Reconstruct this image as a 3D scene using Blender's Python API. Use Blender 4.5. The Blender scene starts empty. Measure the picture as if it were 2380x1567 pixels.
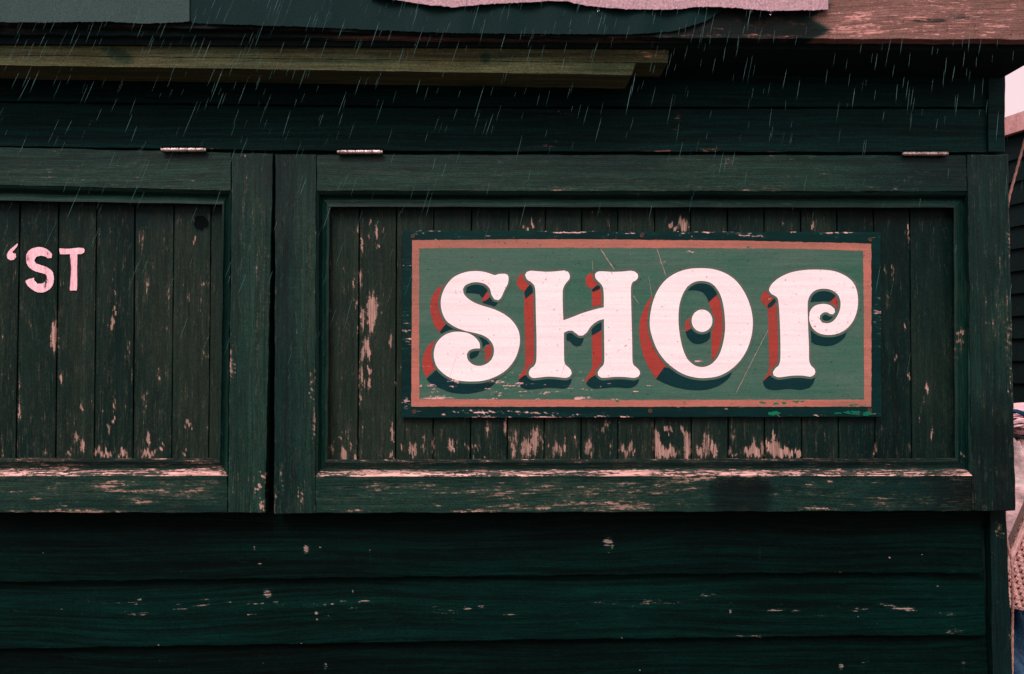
import bpy, math, random
import numpy as np
from mathutils import Vector
from mathutils.geometry import delaunay_2d_cdt
random.seed(4); rng = np.random.default_rng(4)
R = math.radians
sc = bpy.context.scene
col = sc.collection

# ------------------------------------------------------------------ camera
CAM = np.array([0.0, -2.31, 1.6]); YAW, PITCH, ROLL = R(1.5), R(2.0), R(0.1)
F = 2380*35/36; CX, CY = 1190.0, 783.4
_f = np.array([math.sin(YAW)*math.cos(PITCH), math.cos(YAW)*math.cos(PITCH), math.sin(PITCH)])
_r = np.array([math.cos(YAW), -math.sin(YAW), 0.0]); _u = np.cross(_r, _f)
_r, _u = _r*math.cos(ROLL)-_u*math.sin(ROLL), _u*math.cos(ROLL)+_r*math.sin(ROLL)
cam_d = bpy.data.cameras.new('camera'); cam = bpy.data.objects.new('camera', cam_d); col.objects.link(cam)
from mathutils import Matrix
cam.matrix_world = Matrix(((_r[0], _u[0], -_f[0], CAM[0]), (_r[1], _u[1], -_f[1], CAM[1]), (_r[2], _u[2], -_f[2], CAM[2]), (0, 0, 0, 1)))
cam_d.lens = 35; cam_d.sensor_width = 36; cam_d.clip_start = 0.05; cam_d.clip_end = 3000
sc.camera = cam

def dirs(px, py):
    px = np.asarray(px, float); py = np.asarray(py, float)
    return _f + np.multiply.outer((px-CX)/F, _r) - np.multiply.outer((py-CY)/F, _u)
def P(px, py, d=0.0):
    """a point of the photograph measured onto the vertical plane d metres in front of the hut wall"""
    D = dirs(px, py)
    t = (-np.asarray(d, float)-CAM[1])/D[..., 1]
    return CAM + D*t[..., None]
def PP(px, py, p0, n):
    D = dirs(px, py); n = np.array(n, float)
    t = np.dot(np.array(p0)-CAM, n)/(D@n)
    return CAM + D*t[..., None]

# ------------------------------------------------------------------ scene tree helpers
def tag(o, label=None, cat=None, group=None, kind=None):
    if label: o['label'] = label
    if cat: o['category'] = cat
    if group: o['group'] = group
    if kind: o['kind'] = kind
    return o
def empty(name, loc=(0, 0, 0)):
    o = bpy.data.objects.new(name, None); o.location = loc; o.empty_display_size = .1; col.objects.link(o); return o
WLOC = {}
class MB:
    def __init__(s): s.v = []; s.f = []; s.m = []; s.w = []; s.s = []; s.n = 0
    def add(s, v, f, m=0, w=None, st=None):
        v = np.asarray(v, float).reshape(-1, 3)
        s.v.append(v)
        s.w.append(np.zeros(len(v)) if w is None else np.broadcast_to(np.asarray(w, float), (len(v),)))
        s.s.append(np.zeros(len(v)) if st is None else np.broadcast_to(np.asarray(st, float), (len(v),)))
        n = s.n
        for q in f: s.f.append([int(i)+n for i in q]); s.m.append(m)
        s.n += len(v)
    def box(s, x0, x1, y0, y1, z0, z1, m=0, w=0):
        v = [(x, y, z) for x in (x0, x1) for y in (y0, y1) for z in (z0, z1)]
        s.add(v, [(0,1,3,2),(4,6,7,5),(0,4,5,1),(2,3,7,6),(0,2,6,4),(1,5,7,3)], m, w)
    def tube(s, pts, r, n=8, m=0, cap=True, w=0):
        pts = [np.array(p, float) for p in pts]; rings = []
        rr = r if hasattr(r, '__len__') else [r]*len(pts)
        up = np.array([0.13, 0.2, 1.0])
        for i, p in enumerate(pts):
            t = pts[min(i+1, len(pts)-1)]-pts[max(i-1, 0)]; t /= np.linalg.norm(t)+1e-12
            a = np.cross(t, up)
            if np.linalg.norm(a) < 1e-3: a = np.cross(t, [1, 0, 0])
            a /= np.linalg.norm(a); b = np.cross(t, a); 
            for k in range(n):
                an = 2*math.pi*k/n; rings.append(p+rr[i]*(a*math.cos(an)+b*math.sin(an)))
        f = [(i*n+k, i*n+(k+1) % n, (i+1)*n+(k+1) % n, (i+1)*n+k) for i in range(len(pts)-1) for k in range(n)]
        if cap: f += [tuple(range(n-1, -1, -1)), tuple(range((len(pts)-1)*n, len(pts)*n))]
        s.add(rings, f, m, w)
    def build(s, name, mats, parent=None, smooth=False, loc=None):
        me = bpy.data.meshes.new(name)
        V = np.concatenate(s.v) if s.v else np.zeros((0, 3))
        base = np.array(WLOC.get(parent.name, (0, 0, 0)) if parent else (loc or (0, 0, 0)), float)
        me.from_pydata((V-base).tolist(), [], s.f)
        if not isinstance(mats, (list, tuple)): mats = [mats]
        for m in mats: me.materials.append(m)
        me.polygons.foreach_set('material_index', s.m)
        for nm, a in (('wear', s.w), ('stain_and_shading', s.s)):
            at = me.attributes.new(nm, 'FLOAT', 'POINT'); at.data.foreach_set('value', np.concatenate(a).astype(np.float32))
        if smooth: me.polygons.foreach_set('use_smooth', [True]*len(me.polygons))
        me.validate(); me.update()
        o = bpy.data.objects.new(name, me); col.objects.link(o)
        if parent: o.parent = parent; WLOC[o.name] = tuple(base)
        else: o.location = tuple(base); WLOC[o.name] = tuple(base)
        return o

# ------------------------------------------------------------------ wear fields (measured on the wall)
def field(blobs, X, Y, base=0.0, fib='h'):
    # paint tears along the fibres: ragged fingers instead of round edges
    if fib == 'v':
        Y, X = Y+5*np.sin(X*.71+.02*Y)+4*np.sin(X*.33+2)+2*np.sin(X*1.7), X+1.3*np.sin(Y*.31+X*.09)+.8*np.sin(Y*.83)
    elif fib == 'h':
        X, Y = X+6*np.sin(Y*.66+.02*X)+4*np.sin(Y*.31+2)+2*np.sin(Y*1.6), Y+1.0*np.sin(X*.29+Y*.09)+.7*np.sin(X*.73)
    w = np.full(np.shape(X), float(base))
    for b in blobs:
        x, y, rx, ry, s = b[:5]; a = math.radians(b[5]) if len(b) > 5 else 0
        dx, dy = X-x, Y-y
        if a: dx, dy = dx*math.cos(a)+dy*math.sin(a), -dx*math.sin(a)+dy*math.cos(a)
        r2 = (dx/(rx*1.25+1.0))**2+(dy/(ry*1.25+1.0))**2
        v = s*np.clip(1.55*(1-np.sqrt(r2)), 0, 1)
        w = np.maximum(w, v+base*(v > 0))
    return w

def lerp(a, b, t): return a+(b-a)*t
def pl(pts, x):  # polyline y(x)
    return np.interp(x, [p[0] for p in pts], [p[1] for p in pts])

def slab(mb, quad, d, th=0.02, step=5.0, wf=None, sf=None, m=0, rough=0.0006, bevel=0.0015, ejit=0.5, edge_wear=0.0, yt=None, yb=None):
    """a board: measured corners (TL, TR, BR, BL), front d (number or f(u,v)), thickness th"""
    q = np.array(quad, float)
    W = max(np.linalg.norm(q[1]-q[0]), np.linalg.norm(q[2]-q[3])); H = max(np.linalg.norm(q[3]-q[0]), np.linalg.norm(q[2]-q[1]))
    nu, nv = max(2, int(W/step)), max(2, int(H/step))
    e = 1.3
    us = np.concatenate([[0], [e/W], np.linspace(0, 1, nu+1)[1:-1], [1-e/W], [1]])
    vs = np.concatenate([[0], [e/H], np.linspace(0, 1, nv+1)[1:-1], [1-e/H], [1]])
    U, V = np.meshgrid(us, vs)
    X = (1-U)*(1-V)*q[0, 0]+U*(1-V)*q[1, 0]+U*V*q[2, 0]+(1-U)*V*q[3, 0]
    Y = (1-U)*(1-V)*q[0, 1]+U*(1-V)*q[1, 1]+U*V*q[2, 1]+(1-U)*V*q[3, 1]
    if yt is not None: Y = pl(yt, X)*(1-V)+pl(yb, X)*V
    # slightly irregular sawn edges
    ph = rng.uniform(0, 9, 8)
    def wob(t, k): return ejit*(np.sin(t/31+ph[k])+.6*np.sin(t/9.3+ph[k+1]))
    X = X + wob(Y, 0)*((U < .5)*(1-2*U)**6) + wob(Y, 2)*((U > .5)*(2*U-1)**6)
    Y = Y + wob(X, 4)*((V < .5)*(1-2*V)**6) + wob(X, 6)*((V > .5)*(2*V-1)**6)
    dd = d(U, V) if callable(d) else np.full(U.shape, float(d))
    edge = (U == 0) | (U == 1) | (V == 0) | (V == 1)
    dd = dd + rough*(np.sin(X/47+ph[0])+np.sin(Y/38+ph[3])) - edge*bevel
    w = wf(X, Y) if wf else np.zeros(U.shape)
    if edge_wear: 
        n2 = (us < 2.5*e/W) | (us > 1-2.5*e/W); n1 = (vs < 2.5*e/H) | (vs > 1-2.5*e/H)
        em = n1[:, None] | n2[None, :]
        w = np.where(em, w+edge_wear, w)
    st = sf(X, Y) if sf else np.zeros(U.shape)
    pts = P(X, Y, dd)
    a, b = U.shape
    idx = np.arange(a*b).reshape(a, b)
    f = np.stack([idx[:-1, :-1], idx[1:, :-1], idx[1:, 1:], idx[:-1, 1:]], -1).reshape(-1, 4)
    mb.add(pts.reshape(-1, 3), f.tolist(), m, w.ravel(), st.ravel())
    loop = np.concatenate([idx[0, :], idx[1:, -1], idx[-1, -2::-1], idx[-2:0:-1, 0]])
    fr = pts.reshape(-1, 3)[loop]; bk = fr.copy(); bk[:, 1] += th
    n = len(loop)
    mb.add(np.concatenate([fr, bk]), [(i, (i+1) % n, n+(i+1) % n, n+i) for i in range(n)] + [tuple(range(2*n-1, n-1, -1))], m,
           np.concatenate([w.ravel()[loop]]*2)*.8, np.concatenate([st.ravel()[loop]]*2))

def catmull(pts, closed=True, n=6, corner=38):
    """smooth closed outline; sharp turns are kept as corners"""
    p = [np.array(q, float) for q in pts]; N = len(p); out = []
    def ang(i):
        a = p[i]-p[i-1]; b = p[(i+1) % N]-p[i]
        return abs(math.degrees(math.atan2(a[0]*b[1]-a[1]*b[0], a@b)))
    sharp = [ang(i) > corner for i in range(N)]
    for i in range(N):
        p0, p1, p2, p3 = p[i-1], p[i], p[(i+1) % N], p[(i+2) % N]
        L = np.linalg.norm(p2-p1)
        m1 = (p2-p0)/2 if not sharp[i] else (p2-p1)
        m2 = (p3-p1)/2 if not sharp[(i+1) % N] else (p2-p1)
        for m in (m1, m2):
            l = np.linalg.norm(m)
            if l > L: m *= L/l
        for k in range(n):
            t = k/n
            out.append((2*t**3-3*t*t+1)*p1+(t**3-2*t*t+t)*m1+(-2*t**3+3*t*t)*p2+(t**3-t*t)*m2)
    return np.array(out)

def inside(poly, X, Y):
    c = np.zeros(X.shape, bool); n = len(poly)
    x1, y1 = poly[:, 0], poly[:, 1]; x2, y2 = np.roll(x1, -1), np.roll(y1, -1)
    for i in range(n):
        if y1[i] == y2[i]: continue
        k = ((y1[i] > Y) != (y2[i] > Y)) & (X < (x2[i]-x1[i])*(Y-y1[i])/(y2[i]-y1[i])+x1[i])
        c ^= k
    return c

def sheet(mb, loops, d, m=0, step=4.0, wf=None, st=0.0):
    """a painted sheet with the given outlines (even-odd holes) lying d in front of the wall"""
    pts = []; edges = []
    for lp in loops:
        n0 = len(pts); pts += [tuple(q) for q in lp]; n = len(lp)
        edges += [(n0+i, n0+(i+1) % n) for i in range(n)]
    A = np.array(pts)
    gx, gy = np.meshgrid(np.arange(A[:, 0].min()+step/2, A[:, 0].max(), step), np.arange(A[:, 1].min()+step/2, A[:, 1].max(), step))
    gx = gx.ravel()+rng.uniform(-.4, .4, gx.size); gy = gy.ravel()+rng.uniform(-.4, .4, gy.size)
    ins = np.zeros(gx.shape, bool)
    for lp in loops: ins ^= inside(np.array(lp), gx, gy)
    pts += list(zip(gx[ins], gy[ins]))
    v, e, f, *_ = delaunay_2d_cdt([Vector(q) for q in pts], edges, [], 0, 1e-5)
    V = np.array([(q.x, q.y) for q in v]); Fc = np.array([t for t in f])
    c = V[Fc].mean(1); ins = np.zeros(len(c), bool)
    for lp in loops: ins ^= inside(np.array(lp), c[:, 0], c[:, 1])
    Fc = Fc[ins]
    p3 = P(V[:, 0], V[:, 1], d)
    a = V[Fc]; ar = (a[:, 1, 0]-a[:, 0, 0])*(a[:, 2, 1]-a[:, 0, 1])-(a[:, 1, 1]-a[:, 0, 1])*(a[:, 2, 0]-a[:, 0, 0])
    Fc[ar > 0] = Fc[ar > 0][:, ::-1]
    used = np.unique(Fc); mp = -np.ones(len(V), int); mp[used] = np.arange(len(used))
    w = wf(V[used, 0], V[used, 1]) if wf else 0
    mb.add(p3[used], mp[Fc].tolist(), m, w, st)

def offset(poly, r):
    p = np.array(poly); a = np.roll(p, 1, 0); b = np.roll(p, -1, 0); t = b-a; t /= np.linalg.norm(t, axis=1)[:, None]+1e-9
    area = .5*np.sum(p[:, 0]*b[:, 1]-b[:, 0]*p[:, 1])
    n = np.stack([t[:, 1], -t[:, 0]], 1)*(1 if area > 0 else -1)
    q = p+n*r
    # drop points that fold back closer than r to the outline
    keep = []
    for i, z in enumerate(q):
        dmin = np.sqrt(((p-z)**2).sum(1)).min()
        if dmin > abs(r)*.93: keep.append(i)
    return q[keep] if len(keep) > 8 else q

# ------------------------------------------------------------------ materials
def lin(c):
    return tuple(((x/255)/12.92 if x/255 <= .04045 else ((x/255+.055)/1.055)**2.4) for x in c)+(1,)
class NT:
    def __init__(s, name):
        s.m = bpy.data.materials.new(name); s.m.use_nodes = True; s.t = s.m.node_tree; s.t.nodes.clear()
        s.out = s.n('ShaderNodeOutputMaterial')
    def n(s, typ, **k):
        nd = s.t.nodes.new(typ)
        for a, b in k.items(): setattr(nd, a, b)
        return nd
    def l(s, a, b): s.t.links.new(a, b)
    def put(s, sock, v):
        if isinstance(v, bpy.types.NodeSocket): s.l(v, sock)
        else: sock.default_value = v
    def math(s, op, a, b=0.0, clamp=False):
        nd = s.n('ShaderNodeMath', operation=op, use_clamp=clamp); s.put(nd.inputs[0], a); s.put(nd.inputs[1], b); return nd.outputs[0]
    def mix(s, f, a, b):
        nd = s.n('ShaderNodeMix', data_type='RGBA'); s.put(nd.inputs[0], f); s.put(nd.inputs[6], a); s.put(nd.inputs[7], b); return nd.outputs[2]
    def noise(s, vec, scale, detail=4, rough=.55, dist=0.0):
        nd = s.n('ShaderNodeTexNoise'); s.l(vec, nd.inputs['Vector']); nd.inputs['Scale'].default_value = scale
        nd.inputs['Detail'].default_value = detail; nd.inputs['Roughness'].default_value = rough; nd.inputs['Distortion'].default_value = dist
        return nd.outputs['Fac']
    def scale(s, vec, v):
        nd = s.n('ShaderNodeVectorMath', operation='MULTIPLY'); s.l(vec, nd.inputs[0]); nd.inputs[1].default_value = v; return nd.outputs[0]
    def rng(s, v, a, b, c=0.0, d=1.0, smooth=False, clamp=True):
        nd = s.n('ShaderNodeMapRange'); nd.interpolation_type = 'SMOOTHSTEP' if smooth else 'LINEAR'
        nd.clamp = clamp; s.put(nd.inputs['Value'], v)
        for i, x in zip(('From Min', 'From Max', 'To Min', 'To Max'), (a, b, c, d)): nd.inputs[i].default_value = x
        return nd.outputs['Result']
    def attr(s, name):
        return s.n('ShaderNodeAttribute', attribute_name=name).outputs['Fac']

def wood_paint(name, A, B, thin, woodL, woodD, axis='z', rough=.5, spec=.3, k=1.0, thin_amt=.6, figure=.35, chipscale=1.0, bump=.35, grain_amt=.5, tone_scale=3.0, flow=.02):
    t = NT(name)
    co = t.n('ShaderNodeTexCoord').outputs['Object']
    g = {'x': lambda a: (a, 1, 1), 'z': lambda a: (1, 1, a)}[axis]
    # slow meander of the grain
    low = t.n('ShaderNodeTexNoise'); t.l(t.scale(co, g(.3)), low.inputs['Vector']); low.inputs['Scale'].default_value = 5; low.inputs['Detail'].default_value = 1.5
    sub = t.n('ShaderNodeVectorMath', operation='SUBTRACT'); t.l(low.outputs['Color'], sub.inputs[0]); sub.inputs[1].default_value = (.5, .5, .5)
    sh = t.scale(sub.outputs[0], (flow, 0, 0) if axis == 'z' else (0, 0, flow*1.6))
    add = t.n('ShaderNodeVectorMath', operation='ADD'); t.l(co, add.inputs[0]); t.l(sh, add.inputs[1]); cw = add.outputs[0]
    c1 = t.noise(t.scale(cw, g(.22)), 95*chipscale, 6, .62, .25)
    c2 = t.noise(t.scale(cw, g(.055)), 380, 5, .65)
    c3 = t.noise(t.scale(cw, g(.45)), 240*chipscale, 5, .65)
    c = t.math('ADD', t.math('ADD', t.math('MULTIPLY', c1, .32), t.math('MULTIPLY', c2, .43)), t.math('MULTIPLY', c3, .25))
    c = t.rng(c, .40, .60, clamp=False)
    wear = t.attr('wear'); stain_and_shading = t.attr('stain_and_shading')
    cw_ = t.math('ADD', c, t.math('MULTIPLY', wear, .90*k))
    mask = t.rng(cw_, 1.38, 1.48)
    mid = t.math('MULTIPLY', t.rng(cw_, .95, 1.42), thin_amt)
    fine = t.noise(t.scale(cw, g(.035)), 420, 5, .65)
    figr = t.noise(t.scale(cw, g(.015)), 130, 3, .5)
    tone = t.math('ADD', t.noise(t.scale(co, g(.35)), tone_scale, 4, .6), t.math('MULTIPLY', stain_and_shading, .5))  # per-vertex tone shift: real stains plus painted shade and sheen
    tone = t.math('ADD', tone, t.math('MULTIPLY', t.math('SUBTRACT', t.noise(t.scale(co, g(.12)), 28, 3, .6), .5), .5))
    C_ = tuple(q*.3 for q in A[:3])+(1,)
    paint = t.mix(t.rng(tone, .33, .68), A, B)
    paint = t.mix(t.rng(tone, -.05, .33), C_, paint)  # near-black end of the tone, for dark stains and painted shade
    spk = t.noise(t.scale(co, g(.5)), 430, 3, .8)
    dark = t.math('MULTIPLY', t.rng(fine, .3, .7, 1-grain_amt, 1+grain_amt), t.rng(figr, .35, .65, 1-figure, 1+figure))
    dark = t.math('MULTIPLY', dark, t.rng(spk, .34, .66, 1-.02-.9*grain_amt, 1+.02+.9*grain_amt))
    vm = t.n('ShaderNodeVectorMath', operation='SCALE'); t.l(paint, vm.inputs[0]); t.l(dark, vm.inputs['Scale'])
    paint = vm.outputs[0]
    scuff = t.noise(t.scale(co, g(.4)), 24, 9, .82)
    mid = t.math('MAXIMUM', mid, t.math('MULTIPLY', t.rng(scuff, .54, .74), .42*thin_amt))
    paint = t.mix(mid, paint, thin)
    wood = t.mix(t.rng(t.math('ADD', t.math('MULTIPLY', fine, .6), t.math('MULTIPLY', figr, .4)), .38, .6), woodD, woodL)
    colr = t.mix(mask, paint, wood)
    # dirt specks
    sp = t.noise(co, 160, 2, .5)
    colr = t.mix(t.math('MULTIPLY', t.rng(sp, .68, .74), .55), colr, lin((14, 22, 20)))
    b = t.n('ShaderNodeBsdfPrincipled'); t.l(colr, b.inputs['Base Color'])
    t.put(b.inputs['Roughness'], t.math('ADD', t.rng(mask, 0, 1, rough, .85), t.math('MULTIPLY', t.math('SUBTRACT', c2, .5), .4)))
    t.put(b.inputs['Specular IOR Level'], t.rng(mask, 0, 1, spec, .15))
    h = t.math('ADD', t.math('MULTIPLY', fine, .5), t.math('MULTIPLY', figr, .5))
    h = t.math('SUBTRACT', t.math('MULTIPLY', h, .9), t.math('MULTIPLY', mask, .35))
    bp = t.n('ShaderNodeBump'); bp.inputs['Strength'].default_value = bump; bp.inputs['Distance'].default_value = .0025; t.l(h, bp.inputs['Height'])
    t.l(bp.outputs[0], b.inputs['Normal']); t.l(b.outputs[0], t.out.inputs[0])
    return t.m

def simple(name, A, B, scale=40, rough=.6, spec=.3, metal=0.0, bump=.2, bdist=.002, stretch=(1, 1, 1), wave=None):
    t = NT(name); co = t.n('ShaderNodeTexCoord').outputs['Object']
    v = t.scale(co, stretch); n1 = t.noise(v, scale, 5, .6); n2 = t.noise(v, scale*6, 3, .6)
    f = t.math('ADD', t.math('MULTIPLY', n1, .6), t.math('MULTIPLY', n2, .4))
    c = t.mix(t.rng(f, .35, .65), A, B)
    b = t.n('ShaderNodeBsdfPrincipled'); t.l(c, b.inputs['Base Color']); b.inputs['Roughness'].default_value = rough
    b.inputs['Specular IOR Level'].default_value = spec; b.inputs['Metallic'].default_value = metal
    bp = t.n('ShaderNodeBump'); bp.inputs['Strength'].default_value = bump; bp.inputs['Distance'].default_value = bdist; t.l(f, bp.inputs['Height'])
    t.l(bp.outputs[0], b.inputs['Normal']); t.l(b.outputs[0], t.out.inputs[0]); return t.m

WL, WD = lin((180, 146, 134)), lin((88, 80, 70))
M = {}
TEAL, BROWN = lin((0, 31, 28)), lin((17, 47, 39))
for ax in 'xz':
    M['sh'+ax] = wood_paint('shutter_paint_'+ax, TEAL, BROWN, lin((66, 78, 64)), WL, WD, ax, rough=.42, spec=.14, figure=.28)
M['band'] = wood_paint('worn_rail_edge', TEAL, BROWN, lin((90, 82, 72)), lin((244, 200, 190)), lin((140, 104, 96)), 'x', rough=.6, spec=.2, grain_amt=.6)
M['panel'] = wood_paint('panel_paint', lin((0, 27, 24)), lin((25, 41, 33)), lin((70, 73, 60)), WL, WD, 'z', rough=.5, spec=.09, figure=.18, grain_amt=.4)
M['clad'] = wood_paint('black_tarred_boards', lin((0, 13, 11)), lin((0, 27, 23)), lin((16, 50, 42)), lin((156, 134, 126)), lin((70, 80, 72)), 'x', rough=.5, spec=.03, thin_amt=.4, figure=.45, flow=.045)
M['clad_up'] = wood_paint('upper_boards', lin((0, 36, 35)), lin((6, 50, 46)), lin((52, 66, 56)), lin((160, 120, 105)), lin((90, 76, 66)), 'x', rough=.55, spec=.08, thin_amt=.5)
M['post'] = wood_paint('corner_post_paint', lin((0, 18, 18)), lin((0, 28, 26)), lin((44, 60, 44)), lin((130, 120, 90)), lin((80, 76, 60)), 'z', rough=.6, spec=.1)
M['beam'] = wood_paint('olive_beam', lin((36, 58, 38)), lin((76, 78, 50)), lin((108, 98, 70)), lin((210, 160, 122)), lin((140, 110, 82)), 'x', rough=.7, spec=.15, tone_scale=4)
M['fascia'] = wood_paint('weathered_fascia', lin((0, 36, 33)), lin((112, 86, 78)), lin((136, 100, 92)), lin((226, 172, 164)), lin((156, 118, 108)), 'x', rough=.7, spec=.15, tone_scale=2, flow=.09, figure=.2, k=1.1)
SG = lambda n, A, B, thin=None, k=1.0, ga=.13, **kw: wood_paint(n, lin(A), lin(B), lin(thin) if thin else lin(A), lin((232, 188, 184)), lin((165, 128, 122)), 'x', rough=.5, spec=.08, k=k, figure=.05, grain_amt=ga, bump=.16, thin_amt=.5, tone_scale=5, flow=.004, **kw)
M['sgreen'] = SG('sign_green', (52, 97, 81), (76, 104, 92), (96, 108, 98))
M['sdark'] = SG('sign_border_dark', (0, 33, 33), (0, 42, 40), (28, 72, 66))
M['sred'] = SG('sign_red', (162, 60, 52), (138, 64, 56))
M['sout'] = SG('sign_grey_green', (74, 100, 88), (80, 102, 93))
M['sshade'] = SG('sign_shade_dark', (4, 42, 46), (8, 52, 54), (40, 70, 70))
M['spink'] = SG('sign_border_pink', (178, 112, 98), (140, 102, 88), (150, 114, 102))
M['swhite'] = SG('sign_white', (255, 236, 236), (250, 226, 228), (214, 176, 178), k=-1.0, ga=.06)
M['scratch'] = simple('scratched_wood', lin((196, 160, 152)), lin((150, 130, 122)), 200, .8)
M['letter'] = wood_paint('hand_painted_pink_white', lin((250, 206, 214)), lin((232, 182, 192)), lin((196, 150, 158)), lin((84, 74, 66)), lin((50, 52, 46)), 'z', rough=.6, spec=.1, figure=.06, grain_amt=.2, flow=.004, bump=.3, tone_scale=30)
M['steel'] = simple('worn_steel', lin((228, 212, 208)), lin((90, 84, 78)), 110, .3, .5, 1.0, .5)
M['screw'] = simple('rusty_screw', lin((90, 62, 44)), lin((30, 34, 28)), 300, .6, .4, .3)
M['dark'] = simple('dark_soffit', lin((4, 20, 20)), lin((10, 30, 28)), 20, .8, .1)
M['felt'] = simple('roofing_felt', lin((214, 182, 188)), lin((128, 108, 118)), 230, .9, .1, bump=.7, bdist=.002)
M['feltdark'] = simple('old_roofing_felt', lin((70, 92, 88)), lin((38, 62, 60)), 420, .9, .1, bump=.7, bdist=.002)
M['blackfelt'] = simple('wet_felt', lin((0, 40, 40)), lin((0, 28, 28)), 300, .6, .10, bump=.4)
M['hut2'] = wood_paint('neighbour_boards', lin((5, 22, 22)), lin((8, 28, 28)), lin((20, 40, 38)), lin((120, 100, 95)), lin((70, 60, 58)), 'x', rough=.7, spec=.08)
M['hut2trim'] = simple('weathered_trim', lin((230, 180, 178)), lin((180, 132, 128)), 14, .8, .1)
M['canvas'] = simple('pink_canvas', lin((255, 222, 226)), lin((236, 194, 200)), 18, .8, .1, bump=.5, bdist=.01)
M['canvas2'] = simple('grey_pink_canvas', lin((255, 212, 216)), lin((150, 156, 148)), 7, .8, .1, bump=.6, bdist=.015, stretch=(1, 1, 2.5))
M['wicker'] = simple('wicker', lin((234, 186, 180)), lin((150, 124, 116)), 60, .8, .1, bump=.5)
M['bluetarp'] = simple('blue_tarpaulin', lin((30, 92, 124)), lin((12, 52, 84)), 16, .5, .4, bump=.6, bdist=.01)
M['rope'] = simple('hemp_rope', lin((196, 150, 142)), lin((120, 96, 86)), 160, .9, .1, bump=.6)
M['bluerope'] = simple('blue_rope', lin((20, 74, 110)), lin((10, 40, 62)), 160, .7, .2, bump=.5)
M['blackrope'] = simple('black_cord', lin((10, 22, 24)), lin((20, 34, 34)), 160, .7, .2, bump=.5)
M['ground'] = simple('wet_shingle', lin((120, 104, 100)), lin((70, 66, 62)), 30, .8, .2, bump=.6, bdist=.02)
_t = NT('water'); _b = _t.n('ShaderNodeBsdfPrincipled'); _b.inputs['Base Color'].default_value = (.95, .97, 1, 1); _b.inputs['Roughness'].default_value = .03
_b.inputs['IOR'].default_value = 1.33; _b.inputs['Transmission Weight'].default_value = 1.0; _t.l(_b.outputs[0], _t.out.inputs[0]); M['water'] = _t.m

# ------------------------------------------------------------------ ground
g = MB(); g.box(-1500, 1500, -1500, 1500, -.2, 0)
tag(g.build('ground', M['ground']), 'damp shingle ground around the huts', kind='structure')

# ------------------------------------------------------------------ the shop hut
hut = empty('shop_hut', (0, 0, 0)); WLOC[hut.name] = (0, 0, 0)
tag(hut, 'dark green-black weatherboarded shop hut with two hinged serving shutters and overhanging eaves', 'hut')
XR = float(P(2335, 500, 0)[0])          # right corner of the hut
ZS = float(P(1200, 92, .25)[2])         # underside of the eaves

c = MB(); c.box(-2.6, XR-.012, .012, 3.2, 0, ZS)
c.build('wall', M['dark'], hut)

# upper boards
up_w = [(1251, 342, 50, 3, .75), (1287, 331, 12, 2, .6), (1199, 350, 18, 2.5, .7), (1541, 351, 62, 3, .85), (1480, 343, 22, 8, .55), (1645, 349, 25, 5, .95),
        (1785, 352, 22, 2.5, .75), (173, 337, 50, 3, .55), (506, 345, 28, 3, .7), (2190, 330, 4, 4, .9), (1300, 270, 90, 20, .22), (1575, 285, 8, 30, .5)]
seam1 = [(0, 237), (1054, 250), (2293, 251)]; top2 = [(0, 340), (620, 350), (1240, 353), (2340, 355)]
ub = MB()
def upf(X, Y): return field(up_w, X, Y, .12)
s1u = [(-260, 233), (0, 237), (1054, 250), (2293, 251)]
off_ = lambda pts, d: [(a, b+d) for a, b in pts]
slab(ub, [(-260, 240), (2296, 253), (2296, 355), (-260, 330)], .004, .03, 6, upf, edge_wear=.06, yt=off_(s1u, 1.8), yb=[(-260, 330)]+top2, sf=lambda X, Y: -.15+.25*np.clip((Y-290)/60, 0, 1))  # eaves shade put into the tone, fading towards the lower edge
slab(ub, [(-260, 60), (2296, 60), (2296, 250), (-260, 240)], lambda U, V: .004*V, .03, 8, upf, yt=[(0, 60), (1, 60)], yb=off_(s1u, -1.5), sf=lambda X, Y: -.35+0*X)  # deeper eaves shade painted over the whole top board
ub.build('upper_cladding', M['clad_up'], hut)
cb = MB()
slab(cb, [(2297, 60), (2336, 60), (2335.5, 354), (2296, 354)], .013, .05, 6, lambda X, Y: field([(2300, 300, 6, 40, .2)], X, Y, .1))
cb.build('corner_board', M['clad_up'], hut)
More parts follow.
